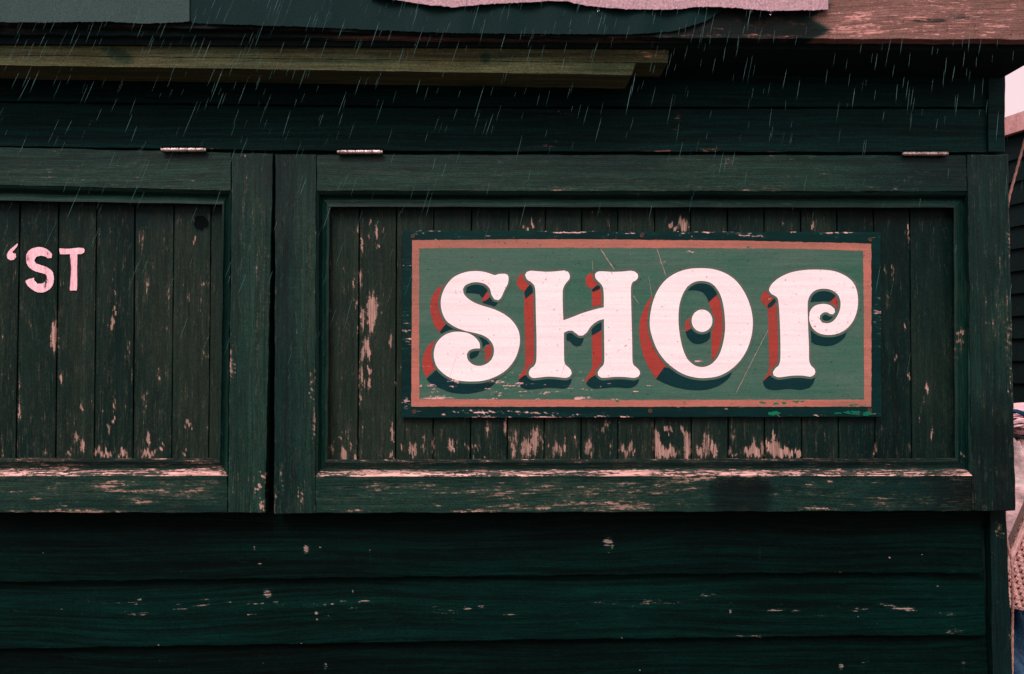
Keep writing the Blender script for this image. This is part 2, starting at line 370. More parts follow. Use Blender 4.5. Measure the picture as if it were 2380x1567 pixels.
# backing strip behind the shutters (dark gap above them and between them)
# lower feather-edge boards
s1 = [(-260, 1358), (0, 1353.6), (440, 1347), (806, 1343), (1212, 1338.5), (1611, 1334), (1934, 1331), (2286, 1332)]
s2 = [(-260, 1515), (0, 1509), (440, 1501), (806, 1495), (1212, 1487), (1611, 1483), (1934, 1478), (2290, 1477)]
lo_w = [(591, 1273, 3, 7, 1.0), (604, 1311, 5, 4, 1.3), (711, 1277, 7, 11, 1.0), (622, 1380, 13, 13, .95), (640, 1398, 9, 6, .55), (332, 1388, 22, 8, .5, -30), (323, 1394, 12, 2.5, .8),
        (1414, 1262, 14, 24, .82), (1424, 1270, 4, 8, 1.0), (756, 1548, 6, 12, 1.0), (670, 1531, 10, 3, .8), (735, 1426, 6, 4, 1), (737, 1440, 3, 3, 1.2),
        (1030, 1420, 60, 8, .55), (1010, 1411, 9, 2.5, .85), (1085, 1415, 14, 3, .85), (1190, 1428, 24, 2.5, .85), (1120, 1410, 9, 2.5, .8), (1640, 1382, 50, 3, .6), (1700, 1386, 40, 3, .5),
        (1810, 1418, 26, 2.5, .85), (1850, 1420, 16, 2, .8), (1698, 1421, 3, 5, 1.1), (2080, 1412, 50, 5, .6, 12), (2110, 1415, 24, 5, .7, 10), (2190, 1424, 55, 5, .6, 4), (1990, 1420, 60, 3, .55, -8),
        (2220, 1465, 30, 10, .5), (1955, 1549, 7, 14, .9), (2010, 1545, 20, 18, .5), (2240, 1540, 8, 25, .45), (1766, 1290, 3, 26, .6), (1250, 1310, 60, 14, .25), (430, 1328, 60, 2.5, .5),
        (840, 1462, 8, 8, .55), (820, 1375, 3, 5, 1.0), (1520, 1284, 45, 1.5, .7), (640, 1240, 2, 40, .42), (860, 1290, 2, 18, .6), (1750, 1480, 40, 3, .7), (1940, 1330, 30, 1.6, .8),
        (560, 1400, 130, 5, .5, 4), (250, 1400, 110, 6, .42, 4), (320, 1425, 100, 4, .5, 3), (800, 1400, 120, 6, .5, -4), (1500, 1400, 180, 10, .36), (450, 1410, 70, 3, .6, -8)]
for _ in range(90): lo_w.append((rng.uniform(0, 2280), rng.uniform(1200, 1567), rng.uniform(.2, 1.0), rng.uniform(.2, .9), rng.uniform(1.0, 1.5)))
def lof(X, Y): 
    w = field(lo_w, X, Y, .10, 'n')+.16*((Y > pl(s1, X)) & (Y < pl(s2, X)))*np.clip(1.2-np.abs(Y-1415)/50, .2, 1)
    for s in (s1, s2): w += .13*np.clip(1-np.abs(pl(s, X)-Y-5)/7, 0, 1)*(Y < pl(s, X))
    return w
def lost(X, Y): return np.where((Y > pl(s1, X)) & (Y < pl(s2, X)), .36, 0)-.24
lb = MB()
rows = [([(-260, 1160), (2400, 1160)], s1), (s1, s2), (s2, [(-260, 1668), (2400, 1630)])]
for r_, (ta, tb) in enumerate(rows):
    xe = 2281+6*r_
    slab(lb, [(-260, 1200), (xe, 1200), (xe+3, 1400), (-260, 1400)], (lambda U, V: -.006+.022*V), .02, 4.0, lof, lost, rough=.0, bevel=.001, ejit=.9, yt=off_(ta, -6), yb=tb)
# skirt boards down to the ground
for k in range(5):
    z1 = float(P(1200, 1640, 0)[2])-k*.15
    lb.box(-2.6, XR-.06, -.012, .004, z1-.15, z1-.004)
lb.build('lower_cladding', M['clad'], hut)
cp = MB()
slab(cp, [(2300, 1150), (2336, 1150), (2358, 1680), (2308, 1680)], .016, .07, 5, lambda X, Y: field([(2322, 1235, 7, 26, .9), (2310, 1290, 4, 14, .6), (2322, 1405, 3, 12, .8), (2349, 1480, 3, 5, 1)], X, Y, .08), rough=0)
zc = float(P(2330, 1678, 0)[2]); cp.box(XR-.06, XR-.005, -.016, .05, 0, zc)
cp.build('corner_post', M['post'], hut)

# roof, fascia, beam
rf = MB()
rf.box(-2.75, XR, -.200, 3.35, ZS, ZS+.05); 
rf.box(-2.75, XR+.02, -.275, 3.4, ZS+.16, ZS+.19)
roof = rf.build('roof', M['dark'], hut)
fb = MB()
topy = -60
fw = [(2150, 40, 330, 70, .62), (1990, 50, 90, 40, .72), (2280, 60, 120, 40, .7), (1700, 84, 160, 4, .6), (1400, 86, 240, 3, .45), (1980, 75, 120, 12, .8)]
def ff(X, Y): 
    edge = 1/(1+np.exp(-(X-(1905+18*np.sin(Y/9)))/10.0))
    return field(fw, X, Y, .05)*np.maximum(edge, (Y > 80)*.9)  # lower lip stays pale, painting it as lit
def fs(X, Y):
    edge = 1/(1+np.exp(-(X-(1905+20*np.sin(Y/9)))/12.0))
    s = -1.3+edge*2.1  # darker tone left of the pale board end
    s = s - 2.4*np.clip(1-((X-2160)/50)**2-((Y-47)/6)**2, 0, 1) - 1.2*np.clip(1-((X-2240)/70)**2-((Y-40)/10)**2, 0, 1)- 1.0*np.clip(1-((X-2270)/5)**2-((Y-10)/5)**2, 0, 1)
    return s+(Y > 80)*(X > 900)*.5  # lit lower lip lightened in the tone
slab(fb, [(-260, topy), (2520, topy), (2520, 92), (-260, 52)], .235, .03, 7, ff, fs, rough=0, ejit=.8, yt=[(0, topy), (1, topy)], yb=[(-260, 50), (0, 56), (700, 72), (1200, 84), (1700, 90), (2520, 93)])
fb.build('fascia_board', M['fascia'], hut)
bt = MB()
slab(bt, [(-260, 60), (1600, 88), (1600, 96), (-260, 74)], .215, .015, 6, lambda X, Y: field([(1000, 80, 120, 3, .9), (1130, 82, 160, 3, .9), (1400, 88, 200, 3, .5)], X, Y, .0), lambda X, Y: -.8+.5*np.clip((X-600)/200, 0, 1), rough=0, ejit=.8, yt=[(-260, 58), (1000, 78), (1600, 88)], yb=[(-260, 76), (0, 80), (1000, 92), (1600, 97)])
bt.build('batten', M['fascia'], hut)
bm_ = MB()
bw = [(1000, 104, 420, 4, .75), (1350, 108, 200, 4, .8), (700, 104, 150, 4, .5), (1500, 120, 60, 30, .5)]  # long streaks paint the lit upper edge pale
def bf(X, Y): return field(bw, X, Y, .12)
def bs(X, Y):
    s = .1-.9*np.clip(1-((X-278-(Y-130)*.9)/34)**2-((Y-128)/26)**2, 0, 1)-.8*np.clip(1.2-((X-1128)/14)**2-((Y-135)/14)**2, 0, 1)-.5*np.clip(1-((X-760)/260)**2-((Y-142-(X-760)*.01)/4)**2, 0, 1)
    return s
slab(bm_, [(-260, 93), (1556, 108), (1552, 147), (-260, 147)], .19, .10, 5, bf, bs, rough=0, ejit=.5, yt=[(-260, 90), (0, 94), (1000, 102), (1556, 105)], yb=[(-260, 124), (0, 128), (1000, 141), (1556, 147)])
slab(bm_, [(-260, 124), (1479, 147), (1468, 175), (-260, 147)], .19, .10, 5, bf, bs, rough=0, ejit=.5, yt=[(-260, 124.4), (0, 128.4), (1000, 141.4), (1556, 147.4)], yb=[(-260, 147), (0, 152), (1000, 168), (1468, 175.5)])
bm_.build('beam', M['beam'], hut)

# roofing felt hanging over the fascia
def flap(name, edge, d, mat, parent, top=-120, thick=.0025, wav=.004, wl=60):
    mb = MB(); xs = np.arange(edge[0][0], edge[-1][0]+.1, 5.0); n = len(xs); rows = 10
    ph = rng.uniform(0, 6, 3); vv = []
    yb = pl(edge, xs)+rng.normal(0, .5, n)
    for k in range(rows+1):
        t = k/rows; y = lerp(top, yb, t)
        dd = d+wav*t*(np.sin(xs/wl+ph[0])+.6*np.sin(xs/17+ph[1]))+.004*t
        vv.append(P(xs, y, dd))
    vv = np.array(vv); bk = vv.copy(); bk[..., 1] += thick
    A = vv.reshape(-1, 3); N = len(A)
    f = [(k*n+i, (k+1)*n+i, (k+1)*n+i+1, k*n+i+1) for k in range(rows) for i in range(n-1)]
    f2 = [tuple(j+N for j in q[::-1]) for q in f]
    rim = [(rows*n+i, rows*n+i+N, rows*n+i+1+N, rows*n+i+1) for i in range(n-1)]+[(k*n+n-1, (k+1)*n+n-1, (k+1)*n+n-1+N, k*n+n-1+N) for k in range(rows)]
    mb.add(np.concatenate([A, bk.reshape(-1, 3)]), f+f2+rim)
    return mb.build(name, mat, parent, smooth=False)
lab = lambda o, s: tag(o, s)
lab(flap('roofing_felt', [(-260, 50), (100, 52), (250, 50), (330, 55), (405, 52), (440, 50)], .245, M['feltdark'], roof), 'grey granular roofing felt at the left end')
lab(flap('roofing_felt', [(441, 46), (447, 54), (700, 62), (900, 71), (1054, 77), (1300, 79), (1460, 80), (1560, 74), (1640, 50), (1700, 10), (1720, -40)], .241, M['blackfelt'], roof), 'smooth dark wet roofing felt')
lab(flap('roofing_felt', [(860, -8), (921, 0), (985, 10), (1054, 17), (1121, 10), (1221, 5.6), (1277, 2), (1316, 3), (1366, 14), (1455, 21), (1533, 22), (1583, 21), (1611, 16), (1667, 16), (1723, 19.5), (1790, 25), (1846, 24), (1929, 22)], .252, M['felt'], roof, wav=.003), 'pale granular roofing felt with a torn wavy edge')

# ------------------------------------------------------------------ shutters
DF, DP = .070, .030   # front of frame, front of panel
mould_prof = [(0, 0.0), (.22, -.006), (.30, -.014), (.45, -.0215), (.62, -.019), (.80, -.014), (.985, -.0135), (1.0, -.018), (1.0, DP-DF-.002)]
def moulding(mb, outer, inner, wf=None, sf=None, mats=(0, 0, 0, 0), wearside=(None,)*4, n=90):
    """bevel-cove-bead trim between the outer and inner measured rectangles; corners TL, TR, BR, BL"""
    o = np.array(outer, float); i_ = np.array(inner, float)
    for s in range(4):
        a0, a1, b0, b1 = o[s], o[(s+1) % 4], i_[s], i_[(s+1) % 4]
        k = max(8, int(np.linalg.norm(a1-a0)/7)); V = []; W = []; S = []
        ph = rng.uniform(0, 6)
        for (t, dz) in mould_prof:
            u = np.linspace(0, 1, k+1)
            pa = a0+(b0-a0)*t; pb = a1+(b1-a1)*t
            x = pa[0]+(pb[0]-pa[0])*u; y = pa[1]+(pb[1]-pa[1])*u
            x = x+.35*np.sin(y/23+ph)*(s % 2); y = y+.35*np.sin(x/29+ph)*(1-s % 2)
            V.append(P(x, y, DF+dz)); w = wf(x, y) if wf else np.zeros(len(x)); 
            if wearside[s] is not None: w = w+wearside[s](t, x)
            W.append(w); S.append(sf(x, y) if sf else np.zeros(len(x)))
        V = np.array(V); m = len(mould_prof); k1 = k+1
        f = [(r*k1+j, (r+1)*k1+j, (r+1)*k1+j+1, r*k1+j+1) for r in range(m-1) for j in range(k)]
        mb.add(V.reshape(-1, 3), f, mats[s], np.array(W).ravel(), np.array(S).ravel())

# --- right shutter
def frame_w(X, Y): return field(FW, X, Y, .24)+.08*np.clip((Y-1080)/40, 0, 1)*np.clip((1950-X)/300, 0, 1)
FW = [(727, 890, 3, 45, .7), (727, 920, 3, 40, .8), (732, 985, 6, 45, .55), (720, 620, 8, 180, .28), (2343, 763, 9, 85, .55), (2340, 563, 5, 60, .5), (2351, 876, 3, 60, .6), (2306, 751, 4, 40, .4), (2320, 700, 12, 120, .3),
      (1400, 1175, 200, 12, .55), (1250, 1178, 120, 8, .62), (1130, 1187, 60, 4, .6), (1350, 1140, 380, 22, .38), (1650, 1112, 130, 4, .9), (1560, 1118, 60, 5, .6), (1900, 1182, 60, 4, .7), (1850, 1143, 120, 20, .32),
      (2050, 1165, 180, 18, .3), (2040, 1120, 60, 4, .5), (900, 1130, 120, 10, .42), (1020, 1175, 8, 3, .8), (820, 1188, 30, 3, .7), (1090, 1187, 50, 3, .7), (1740, 1108, 12, 4, .9), (1925, 1117, 7, 5, .8), (1880, 1123, 14, 4, .6),
      (1460, 1123, 50, 3, .75), (1330, 1168, 30, 3, .8), (1200, 1158, 30, 3, .7), (1790, 365, 3, 3, .4), (2082, 440, 6, 10, .6), (700, 1150, 3, 30, .6), (652, 1140, 2, 30, .6), (650, 1095, 2, 30, .5),
      (2308, 1089, 4, 3, .7), (1300, 440, 500, 6, .25), (1700, 440, 130, 8, .33), (1700, 372, 150, 3, .4)]
def frame_s(X, Y):
    s = field([(1250, 425, 550, 28, .55), (1660, 410, 160, 40, .75), (1850, 420, 140, 35, .5), (715, 650, 30, 260, .6), (1300, 1160, 520, 40, .35), (2330, 780, 30, 160, .3), (900, 400, 160, 30, .25)], X, Y, 0.)  # top-rail patches paint its sky sheen lighter; the others are paint tone
    s -= .9*np.clip(1.2-(np.abs(X-1722)/75)**4-(np.abs(Y-1150)/48)**4, 0, 1)
    s -= .55*np.clip((X-2120)/120, 0, 1)*np.clip((Y-900)/120, 0, 1)+.35*np.clip((X-2000)/240, 0, 1)  # light falloff to the right and lower corner, put into the tone
    s -= .3*np.clip((690-X)/20, 0, 1)*(X > 636)
    return s
def frame_wd(X, Y):
    return frame_w(X, Y)*(1-.85*np.clip(1.3-(np.abs(X-1722)/75)**4-(np.abs(Y-1152)/44)**4, 0, 1))
sr = MB()
oTL, oTR, oBR, oBL = (735, 444), (2259, 446), (2260, 1106), (733, 1108)
iTL, iTR, iBR, iBL = (766, 481), (2216, 483), (2219, 1065), (762, 1068)
# stiles (full height) then rails between them
slab(sr, [(640, 358), (735, 358.6), (733, 1193), (637, 1194)], DF, .045, 5, frame_wd, frame_s, 0, edge_wear=.12)
slab(sr, [(2247, 360), (2342.5, 359), (2360, 1186.5), (2260, 1187.5)], DF, .045, 5, frame_wd, frame_s, 0, ejit=.8, edge_wear=.12)
slab(sr, [(736.2, 359), (2245.6, 361.5), (2248, oTR[1]), (735.5, oTL[1])], DF-.0015, .040, 5, frame_wd, frame_s, 1, edge_wear=.1)
slab(sr, [(734, oBL[1]), (2259, oBR[1]), (2259, 1187.5), (734.2, 1193)], DF-.001, .040, 4, frame_wd, frame_s, 1, ejit=.7, edge_wear=.15)
shR = sr.build('shutter', [M['shz'], M['shx']], hut)
tag(shR, 'wide right-hand shutter that carries the sign')
PB = [(873, 530, 5, 12, .6), (860, 516, 2.5, 10, .95), (875, 539, 3, 17, 1.1), (858, 549, 2, 10, .9), (877, 572, 5, 5, .95), (891, 541, 2, 6, .9), (832, 529, 2, 12, .9), (841, 572, 1.6, 30, .85), (800, 630, 3, 9, .9), (838, 640, 6, 40, .5), (864, 724, 12, 52, 1.35),
      (843, 741, 5, 33, 1.15), (850, 801, 9, 20, 1.0), (844, 824, 5, 18, 1.0), (857, 821, 6, 18, .85), (858, 862, 5, 6, 1.1), (838, 873, 6, 40, .62), (847, 889, 2.4, 12, 1.1), (858, 891, 3, 14, 1.1), (908, 797, 4, 20, .95), (828, 699, 3, 12, 1.),
      (919, 886, 3, 3, 1.4), (822, 659, 1.6, 14, .9), (832, 767, 1.6, 10, .9), (837, 919, 4, 40, .75), (911, 999, 2.6, 28, .95), (800, 1059, 9, 13, 1.15), (826, 1058, 5, 6, 1.1), (792, 1014, 6, 4, .9), (816, 1042, 2, 12, .85), (772, 1044, 5, 16, .6),
      (911, 1058, 4, 9, 1), (912, 1022, 3, 10, 1), (933, 1038, 3, 8, 1.05), (954, 1045, 4, 14, 1), (964, 1045, 5, 20, 1), (987, 1017, 3, 10, .9), (1007, 1040, 2, 30, .85), (1045, 1032, 4, 18, 1), (1052, 1036, 4, 20, 1), (1135, 992, 6, 25, .55), (1174, 988, 4, 22, .7),
      (1195, 1028, 11, 40, .8), (1218, 1040, 8, 22, .95), (1226, 1040, 8, 28, 1.0), (1242, 1024, 9, 40, 1.0), (1258, 1024, 4, 22, .65), (1293, 1045, 26, 14, .66), (1303, 1042, 5, 14, .95), (1340, 1024, 3, 14, .8), (1370, 1042, 11, 24, .92), (1408, 990, 6, 16, .85, 35),
      (1420, 1034, 4, 20, .65), (1449, 1047, 7, 18, 1.0, -35), (1465, 1040, 6, 14, 1.0), (1471, 1049, 4, 8, 1.0), (1527, 1034, 9, 38, 1.15), (1549, 993, 7, 8, 1.1), (1558, 1003, 6, 6, 1.1), (1551, 1051, 26, 14, 1.2), (1435, 977, 3, 3, 1.4),
      (1586, 999, 5, 7, 1.1), (1598, 1040, 9, 36, 1.25), (1641, 1032, 10, 34, .8), (1660, 1044, 13, 20, 1.02), (1633, 1049, 17, 13, .9), (1703, 1011, 6, 20, .78), (1747, 1049, 26, 12, 1.15), (1753, 1040, 4, 18, 1.15), (1773, 1042, 4, 20, .9), (1697, 1049, 5, 12, .9),
      (1782, 1024, 3, 14, 1), (1798, 1017, 4, 16, 1.1), (1801, 1045, 17, 18, 1.3), (1824, 1052, 24, 11, 1.25), (1855, 1053, 8, 9, 1.2), (2035, 1049, 4, 14, 1), (1564, 527, 12, 7, 1.45), (1587, 521, 11, 16, 1.45), (1601, 528, 3, 10, .9), (1236, 524, 5, 10, 1.25), (1216, 530, 4, 5, 1.1),
      (1226, 532, 4, 6, 1.1), (1889, 527, 3, 10, 1.2), (1818, 518, 1.6, 6, 1.), (2113, 876, 2.5, 13, 1.05), (2082, 826, 2.5, 8, 1.05), (2103, 753, 1.6, 14, .9), (2155, 900, 4, 12, .8), (2113, 1042, 5, 14, .7), (2165, 1007, 3, 10, .9), (2111, 552, 1.6, 34, .85), (2057, 630, 9, 7, .7),
      (2075, 632, 3, 20, .75), (2062, 700, 3, 30, .5), (2140, 960, 2, 60, .55, 14), (1100, 1040, 30, 6, .55), (1128, 1058, 3, 4, 1), (1100, 1058, 3, 4, 1), (985, 1040, 3, 14, .6), (1386, 492, 20, 2, .7), (1710, 1058, 6, 3, .9)]
tops = [835, 921.5, 1008, 1096, 1182.6, 1268, 1352, 1436, 1521, 1605, 1690, 1775, 1860, 1944, 2029.5, 2113.6]
bots = [831.5, 919, 1006.5, 1093, 1178.5, 1264, 1350, 1435.7, 1521, 1606.6, 1692, 1776, 1862.8, 1949, 2033.6, 2118.5]
def boards(mb, tx, bx, y0, y1, wf, sf, step=3.2):
    for k in range(len(tx)-1):
        s = rng.uniform(-.22, .22)
        gap = rng.uniform(.6, 1.7)
        slab(mb, [(tx[k]+gap, y0), (tx[k+1]-.5, y0), (bx[k+1]-.5, y1), (bx[k]+gap, y1)], DP+rng.uniform(-.0015, .0005), .012, step, wf, (lambda X, Y, s=s: sf(X, Y)+s), 0, rough=.0002, bevel=.003, ejit=.25)
def pan_w(X, Y): return field(PB, X, Y, .17+.10*np.clip((Y-940)/120, 0, 1)+.06*np.clip((1000-X)/200, 0, 1)) if False else field(PB, X, Y, .0, 'v')+.31+.08*np.clip((Y-930)/120, 0, 1)+.04*np.clip((1000-X)/200, 0, 1)-.08*np.clip((X-1900)/100, 0, 1)
def pan_s(X, Y): return .12+.15*np.clip((Y-600)/300, 0, 1)-.35*np.clip((540-Y)/40, 0, 1)-.5*np.clip((X-1950)/150, 0, 1)-.15  # shade below the top moulding and right-hand falloff put into the tone
pr = MB()
boards(pr, [750]+tops+[2235], [745]+bots+[2240], 465, 1078, pan_w, pan_s)
tR = pr.build('panel', M['panel'], shR)
mr = MB()
FM = [(2233, 782, 8, 42, .85), (2235, 1064, 3, 12, 1.3), (2228, 820, 4, 30, .6), (755, 900, 14, 200, .2), (1700, 476, 300, 5, .2)]
def bandw(t, x):
    if t < .32: return .86+.2*np.sin(x/140+.6)*np.sin(x/63)-.15*np.clip((x-1850)/200, 0, 1)-.5*np.clip((800-x)/90, 0, 1)
    if t > .95 and t <1.01: return .5+.1*np.sin(x/90)
    return .22+.1*np.sin(x/77+1)
moulding(mr, [oTL, oTR, oBR, oBL], [iTL, iTR, iBR, iBL], lambda X, Y: field(FM, X, Y, .12), lambda X, Y: -.1+0*X, (1, 0, 2, 0), (None, None, bandw, None))
mr.build('moulding', [M['shz'], M['shx'], M['band']], shR)

# --- left shutter
LW = [(612, 1103, 5, 9, 1.25), (605, 1132, 4, 14, 1.1), (608, 1175, 6, 20, .6), (534, 827, 4, 80, .55), (541, 857, 4, 20, .8), (605, 700, 14, 260, .3), (580, 500, 20, 120, .2), (255, 1130, 60, 5, .75), (300, 1140, 50, 3, .8), (240, 1120, 40, 4, .75), (250, 1132, 90, 20, .42), (328, 1167, 28, 4, .85), (153, 1174, 18, 3, .9), (82, 1159, 22, 2.5, .9), (340, 1160, 60, 14, .4),
      (180, 1188, 170, 4, .72), (420, 1140, 90, 30, .5), (60, 1115, 60, 4, .6), (100, 1140, 120, 20, .35), (300, 440, 260, 6, .25), (230, 405, 260, 26, .18), (340, 380, 60, 2, .4), (527, 1050, 2, 80, .4), (565, 362, 4, 4, .6)]
def lfw(X, Y): return field(LW, X, Y, .26)+.05*np.clip((Y-1050)/60, 0, 1)
def lfs(X, Y): return field([(150, 415, 240, 26, .5), (400, 420, 160, 24, .4), (600, 760, 30, 330, .45), (250, 1145, 300, 50, .35)], X, Y, .02)-.3*np.clip((X-560)/40, 0, 1)*np.clip((500-Y)/80, 0, 1)  # top-rail patches paint sky sheen; tone darker at the stile top
sl = MB()
Lo = [(-250, 424), (537, 444), (529, 1106), (-250, 1107)]; Li = [(-215, 463), (517, 475), (507, 1065), (-215, 1064)]
slab(sl, [(539, 355.5), (635, 357.5), (616, 1191.5), (530, 1192)], DF, .045, 5, lfw, lfs, 0, edge_wear=.14)
slab(sl, [(-250, 336), (537.6, 355), (537, 444), (-250, 424)], DF-.0015, .04, 5, lfw, lfs, 1, edge_wear=.1)
slab(sl, [(-250, 1107), (529, 1106), (528.6, 1192), (-250, 1191)], DF-.001, .04, 4, lfw, lfs, 1, ejit=.7, edge_wear=.16)
slab(sl, [(-340, 334), (-251, 336), (-251, 1191), (-340, 1191)], DF, .045, 9, lfw, lfs, 0)
shL = sl.build('shutter', [M['shz'], M['shx']], hut)
tag(shL, 'left-hand shutter with small hand-painted letters')
LPB = [(125, 783, 8, 38, 1.25), (134, 792, 2.5, 30, .9), (262, 749, 4, 12, 1.1), (267, 723, 4, 6, 1.3), (261, 750, 3, 20, 1.0), (452, 557, 4, 7, 1.2), (481, 658, 9, 5, .8, -35), (438, 686, 3, 14, .7), (269, 689, 1.6, 24, .75), (342, 683, 6, 50, .45), (437, 986, 9, 5, 1.6), (264, 981, 3.5, 5, 1.4),
       (253, 993, 4, 10, 1.1), (178, 1014, 5, 13, 1.1), (192, 1039, 5, 15, .95), (228, 1053, 10, 11, 1), (249, 1056, 14, 7, 1), (285, 1055, 12, 9, .95), (345, 1055, 18, 8, 1.15), (344, 1018, 4, 20, 1.), (374, 1039, 8, 4, .9), (189, 947, 3, 16, .9), (142, 872, 3, 14, .9), (46, 886, 3, 30, .7),
       (46, 945, 4, 40, .6), (368, 876, 2.4, 40, .6), (338, 929, 8, 30, .5), (265, 940, 1.6, 30, .8), (477, 829, 9, 5, .7, -35), (5, 760, 4, 40, .6), (330, 560, 10, 30, .4), (160, 1052, 10, 5, .8), (105, 1050, 12, 6, .6), (430, 1052, 5, 3, .9), (390, 700, 3, 60, .45), (300, 800, 3, 60, .45), (470, 700, 3, 70, .4), (240, 870, 3, 60, .45)]
def lpw(X, Y): return field(LPB, X, Y, 0, 'v')+.34+.08*np.clip((Y-930)/120, 0, 1)
def lps(X, Y): return -.02+.2*np.clip((Y-600)/200, 0, 1)-.4*np.clip((560-Y)/60, 0, 1)+.1*np.clip((X-300)/100, 0, 1)-1.5*np.clip(1.3-((X-467)/20)**2-((Y-519)/20)**2, 0, 1)  # shade below the top moulding painted in; dark round the knot hole
plm = MB()
boards(plm, [-300, -219, -131, -42, 47, 137, 225, 314, 405, 491, 545], [-300, -222, -135, -50, 37, 129, 219, 309, 399, 485, 535], 452, 1078, lpw, lps)
tL = plm.build('panel', M['panel'], shL)
# knot hole with a torn edge; its inner shade is painted near-black
kh = MB(); a = np.linspace(0, 2*math.pi, 25)[:-1]
kx = 466+15*np.cos(a)*(1+.10*np.sin(3*a+1))*1.1; ky = 517+15*np.sin(a)*(1+.07*np.sin(5*a))*1.05; 
rimp = P(kx, ky, DP+.0012); inn = P(466+(kx-466)*.8, 517+(ky-517)*.8, DP+.0004)
kh.add(np.concatenate([rimp, inn, P([466.], [517.], DP+.0002)]), [(i, (i+1) % 24, 24+(i+1) % 24, 24+i) for i in range(24)]+[(24+i, 24+(i+1) % 24, 48) for i in range(24)])
KN = simple('knot_hole_dark', lin((2, 8, 8)), lin((6, 14, 14)), 200, .9, .05)
kh.build('knot', KN, shL)
ml = MB()
def bandl(t, x):
    if t < .32: return .84+.16*np.sin(x/90+2)
    if t > .95 and t < 1.01: return .5+.15*np.sin(x/50)
    return .34+.12*np.sin(x/60)
moulding(ml, Lo, Li, lambda X, Y: field([(510, 900, 12, 100, .3)], X, Y, .14), lambda X, Y: -.05+0*X, (1, 0, 2, 0), (None, None, bandl, None))
ml.build('moulding', [M['shz'], M['shx'], M['band']], shL)

# writing on the left shutter
def c3(p): return [((x/1.959)/1.6134, (500+y/1.959)/1.6134) for x, y in p]
apo = [(130, 808), (116, 818), (85, 845), (60, 870), (50, 895), (55, 920), (75, 932), (100, 928), (118, 910), (115, 885), (95, 880), (92, 868), (110, 850), (128, 825)]
es = [(380, 915), (350, 918), (330, 905), (290, 900), (265, 910), (252, 935), (265, 955), (300, 968), (345, 985), (380, 1010), (395, 1050), (392, 1100), (370, 1140), (330, 1165), (285, 1170), (240, 1150), (205, 1120), (185, 1085), (215, 1070), (250, 1062), (252, 1080), (275, 1105), (310, 1103), (335, 1085), (345, 1055), (335, 1035), (300, 1025), (250, 1010), (210, 980), (192, 935), (195, 890), (220, 855), (265, 838), (310, 838), (350, 855), (382, 885)]
te = [(436, 860), (436, 845), (500, 848), (570, 842), (612, 842), (622, 855), (618, 875), (600, 887), (568, 888), (566, 1000), (566, 1140), (560, 1155), (515, 1155), (513, 1140), (522, 1000), (515, 888), (440, 888)]
lt = MB()
for g_ in (apo, es, te):
    o_ = catmull(c3(g_), n=5); o_ = o_+rng.normal(0, .22, o_.shape)
    sheet(lt, [o_], DP+.0016, 0, 3, lambda X, Y: field([(58, 640, 12, 16, .5), (106, 655, 6, 20, .6), (20, 585, 4, 8, .5), (108, 600, 3, 30, .6), (60, 600, 14, 8, .5)], X, Y, .42, 'v'))
lt.build('lettering', M['letter'], shL)

# hinges
def hinge(x0, x1, yc, parent, bright=True):
    mb = MB(); n = 5; xsn = np.linspace(x0+5, x1-5, n+1)
    for i in range(n):
        a, b = P(xsn[i]+.7, yc, DF+.012), P(xsn[i+1]-.7, yc, DF+.012)
        r = .0052
        mb.tube([a, a+(b-a)*.06, a+(b-a)*.94, b], [r*.86, r, r, r*.86], 14)
    a, b = P(x0, yc, DF+.012), P(x1, yc, DF+.012)
    mb.tube([a, a+(b-a)*.01, a+(b-a)*.99, b], [.0028, .0042, .0042, .0028], 12)
    # the two leaves
    for (ya, yb, dd) in ((yc-9, yc-1, .018), (yc+1, yc+6, DF+.004)):
        slabp = [P(x0+3, ya, dd), P(x1-3, ya, dd), P(x1-3, yb, DF+.008), P(x0+3, yb, DF+.008)]
        v = np.array(slabp); v2 = v.copy(); v2[:, 1] += .0015
        mb.add(np.concatenate([v, v2]), [(0, 3, 2, 1), (4, 5, 6, 7), (0, 1, 5, 4), (1, 2, 6, 5), (2, 3, 7, 6), (3, 0, 4, 7)], 1)
    mb.build('hinge', [M['steel'], M['dark']], parent, smooth=False)
hinge(374, 480, 348.5, shL); hinge(783, 890, 353.5, shR); hinge(2096, 2204, 357.5, shR)

# ------------------------------------------------------------------ the SHOP sign
sp0 = P(1490, 972, DP+.02)
sign = empty('shop_sign', tuple(float(q) for q in sp0)); WLOC[sign.name] = tuple(float(q) for q in sp0)
tag(sign, 'painted green sign board reading SHOP in large pink-white letters, screwed to the right shutter', 'sign')
DS = DP+.016
SW = []
for _ in range(70):
    y = 945-abs(rng.normal(0, 34)); x = 975+abs(rng.normal(0, 330)) if rng.random() < .8 else rng.uniform(975, 2005)
    SW.append((x, y, rng.uniform(6, 22), rng.uniform(.5, 1.6), rng.uniform(.75, 1.05)))
for _ in range(40): SW.append((rng.uniform(980, 1540), rng.uniform(845, 915), rng.uniform(5, 16), rng.uniform(.4, 1.1), rng.uniform(.8, 1.0)))
for _ in range(24): SW.append((rng.uniform(980, 2000), rng.uniform(585, 860), rng.uniform(2, 7), rng.uniform(.4, 1.3), rng.uniform(.7, 1.0)))
SW += [(1010, 925, 45, 2, .95), (1060, 885, 30, 2, .9), (1150, 886, 30, 2.5, 1), (1180, 905, 24, 2, 1), (1540, 610, 12, 1.5, .9), (1606, 585, 9, 1.5, 1.), (1865, 615, 4, 5, .9), (1985, 655, 14, 10, .6), (1985, 910, 12, 18, .4)]
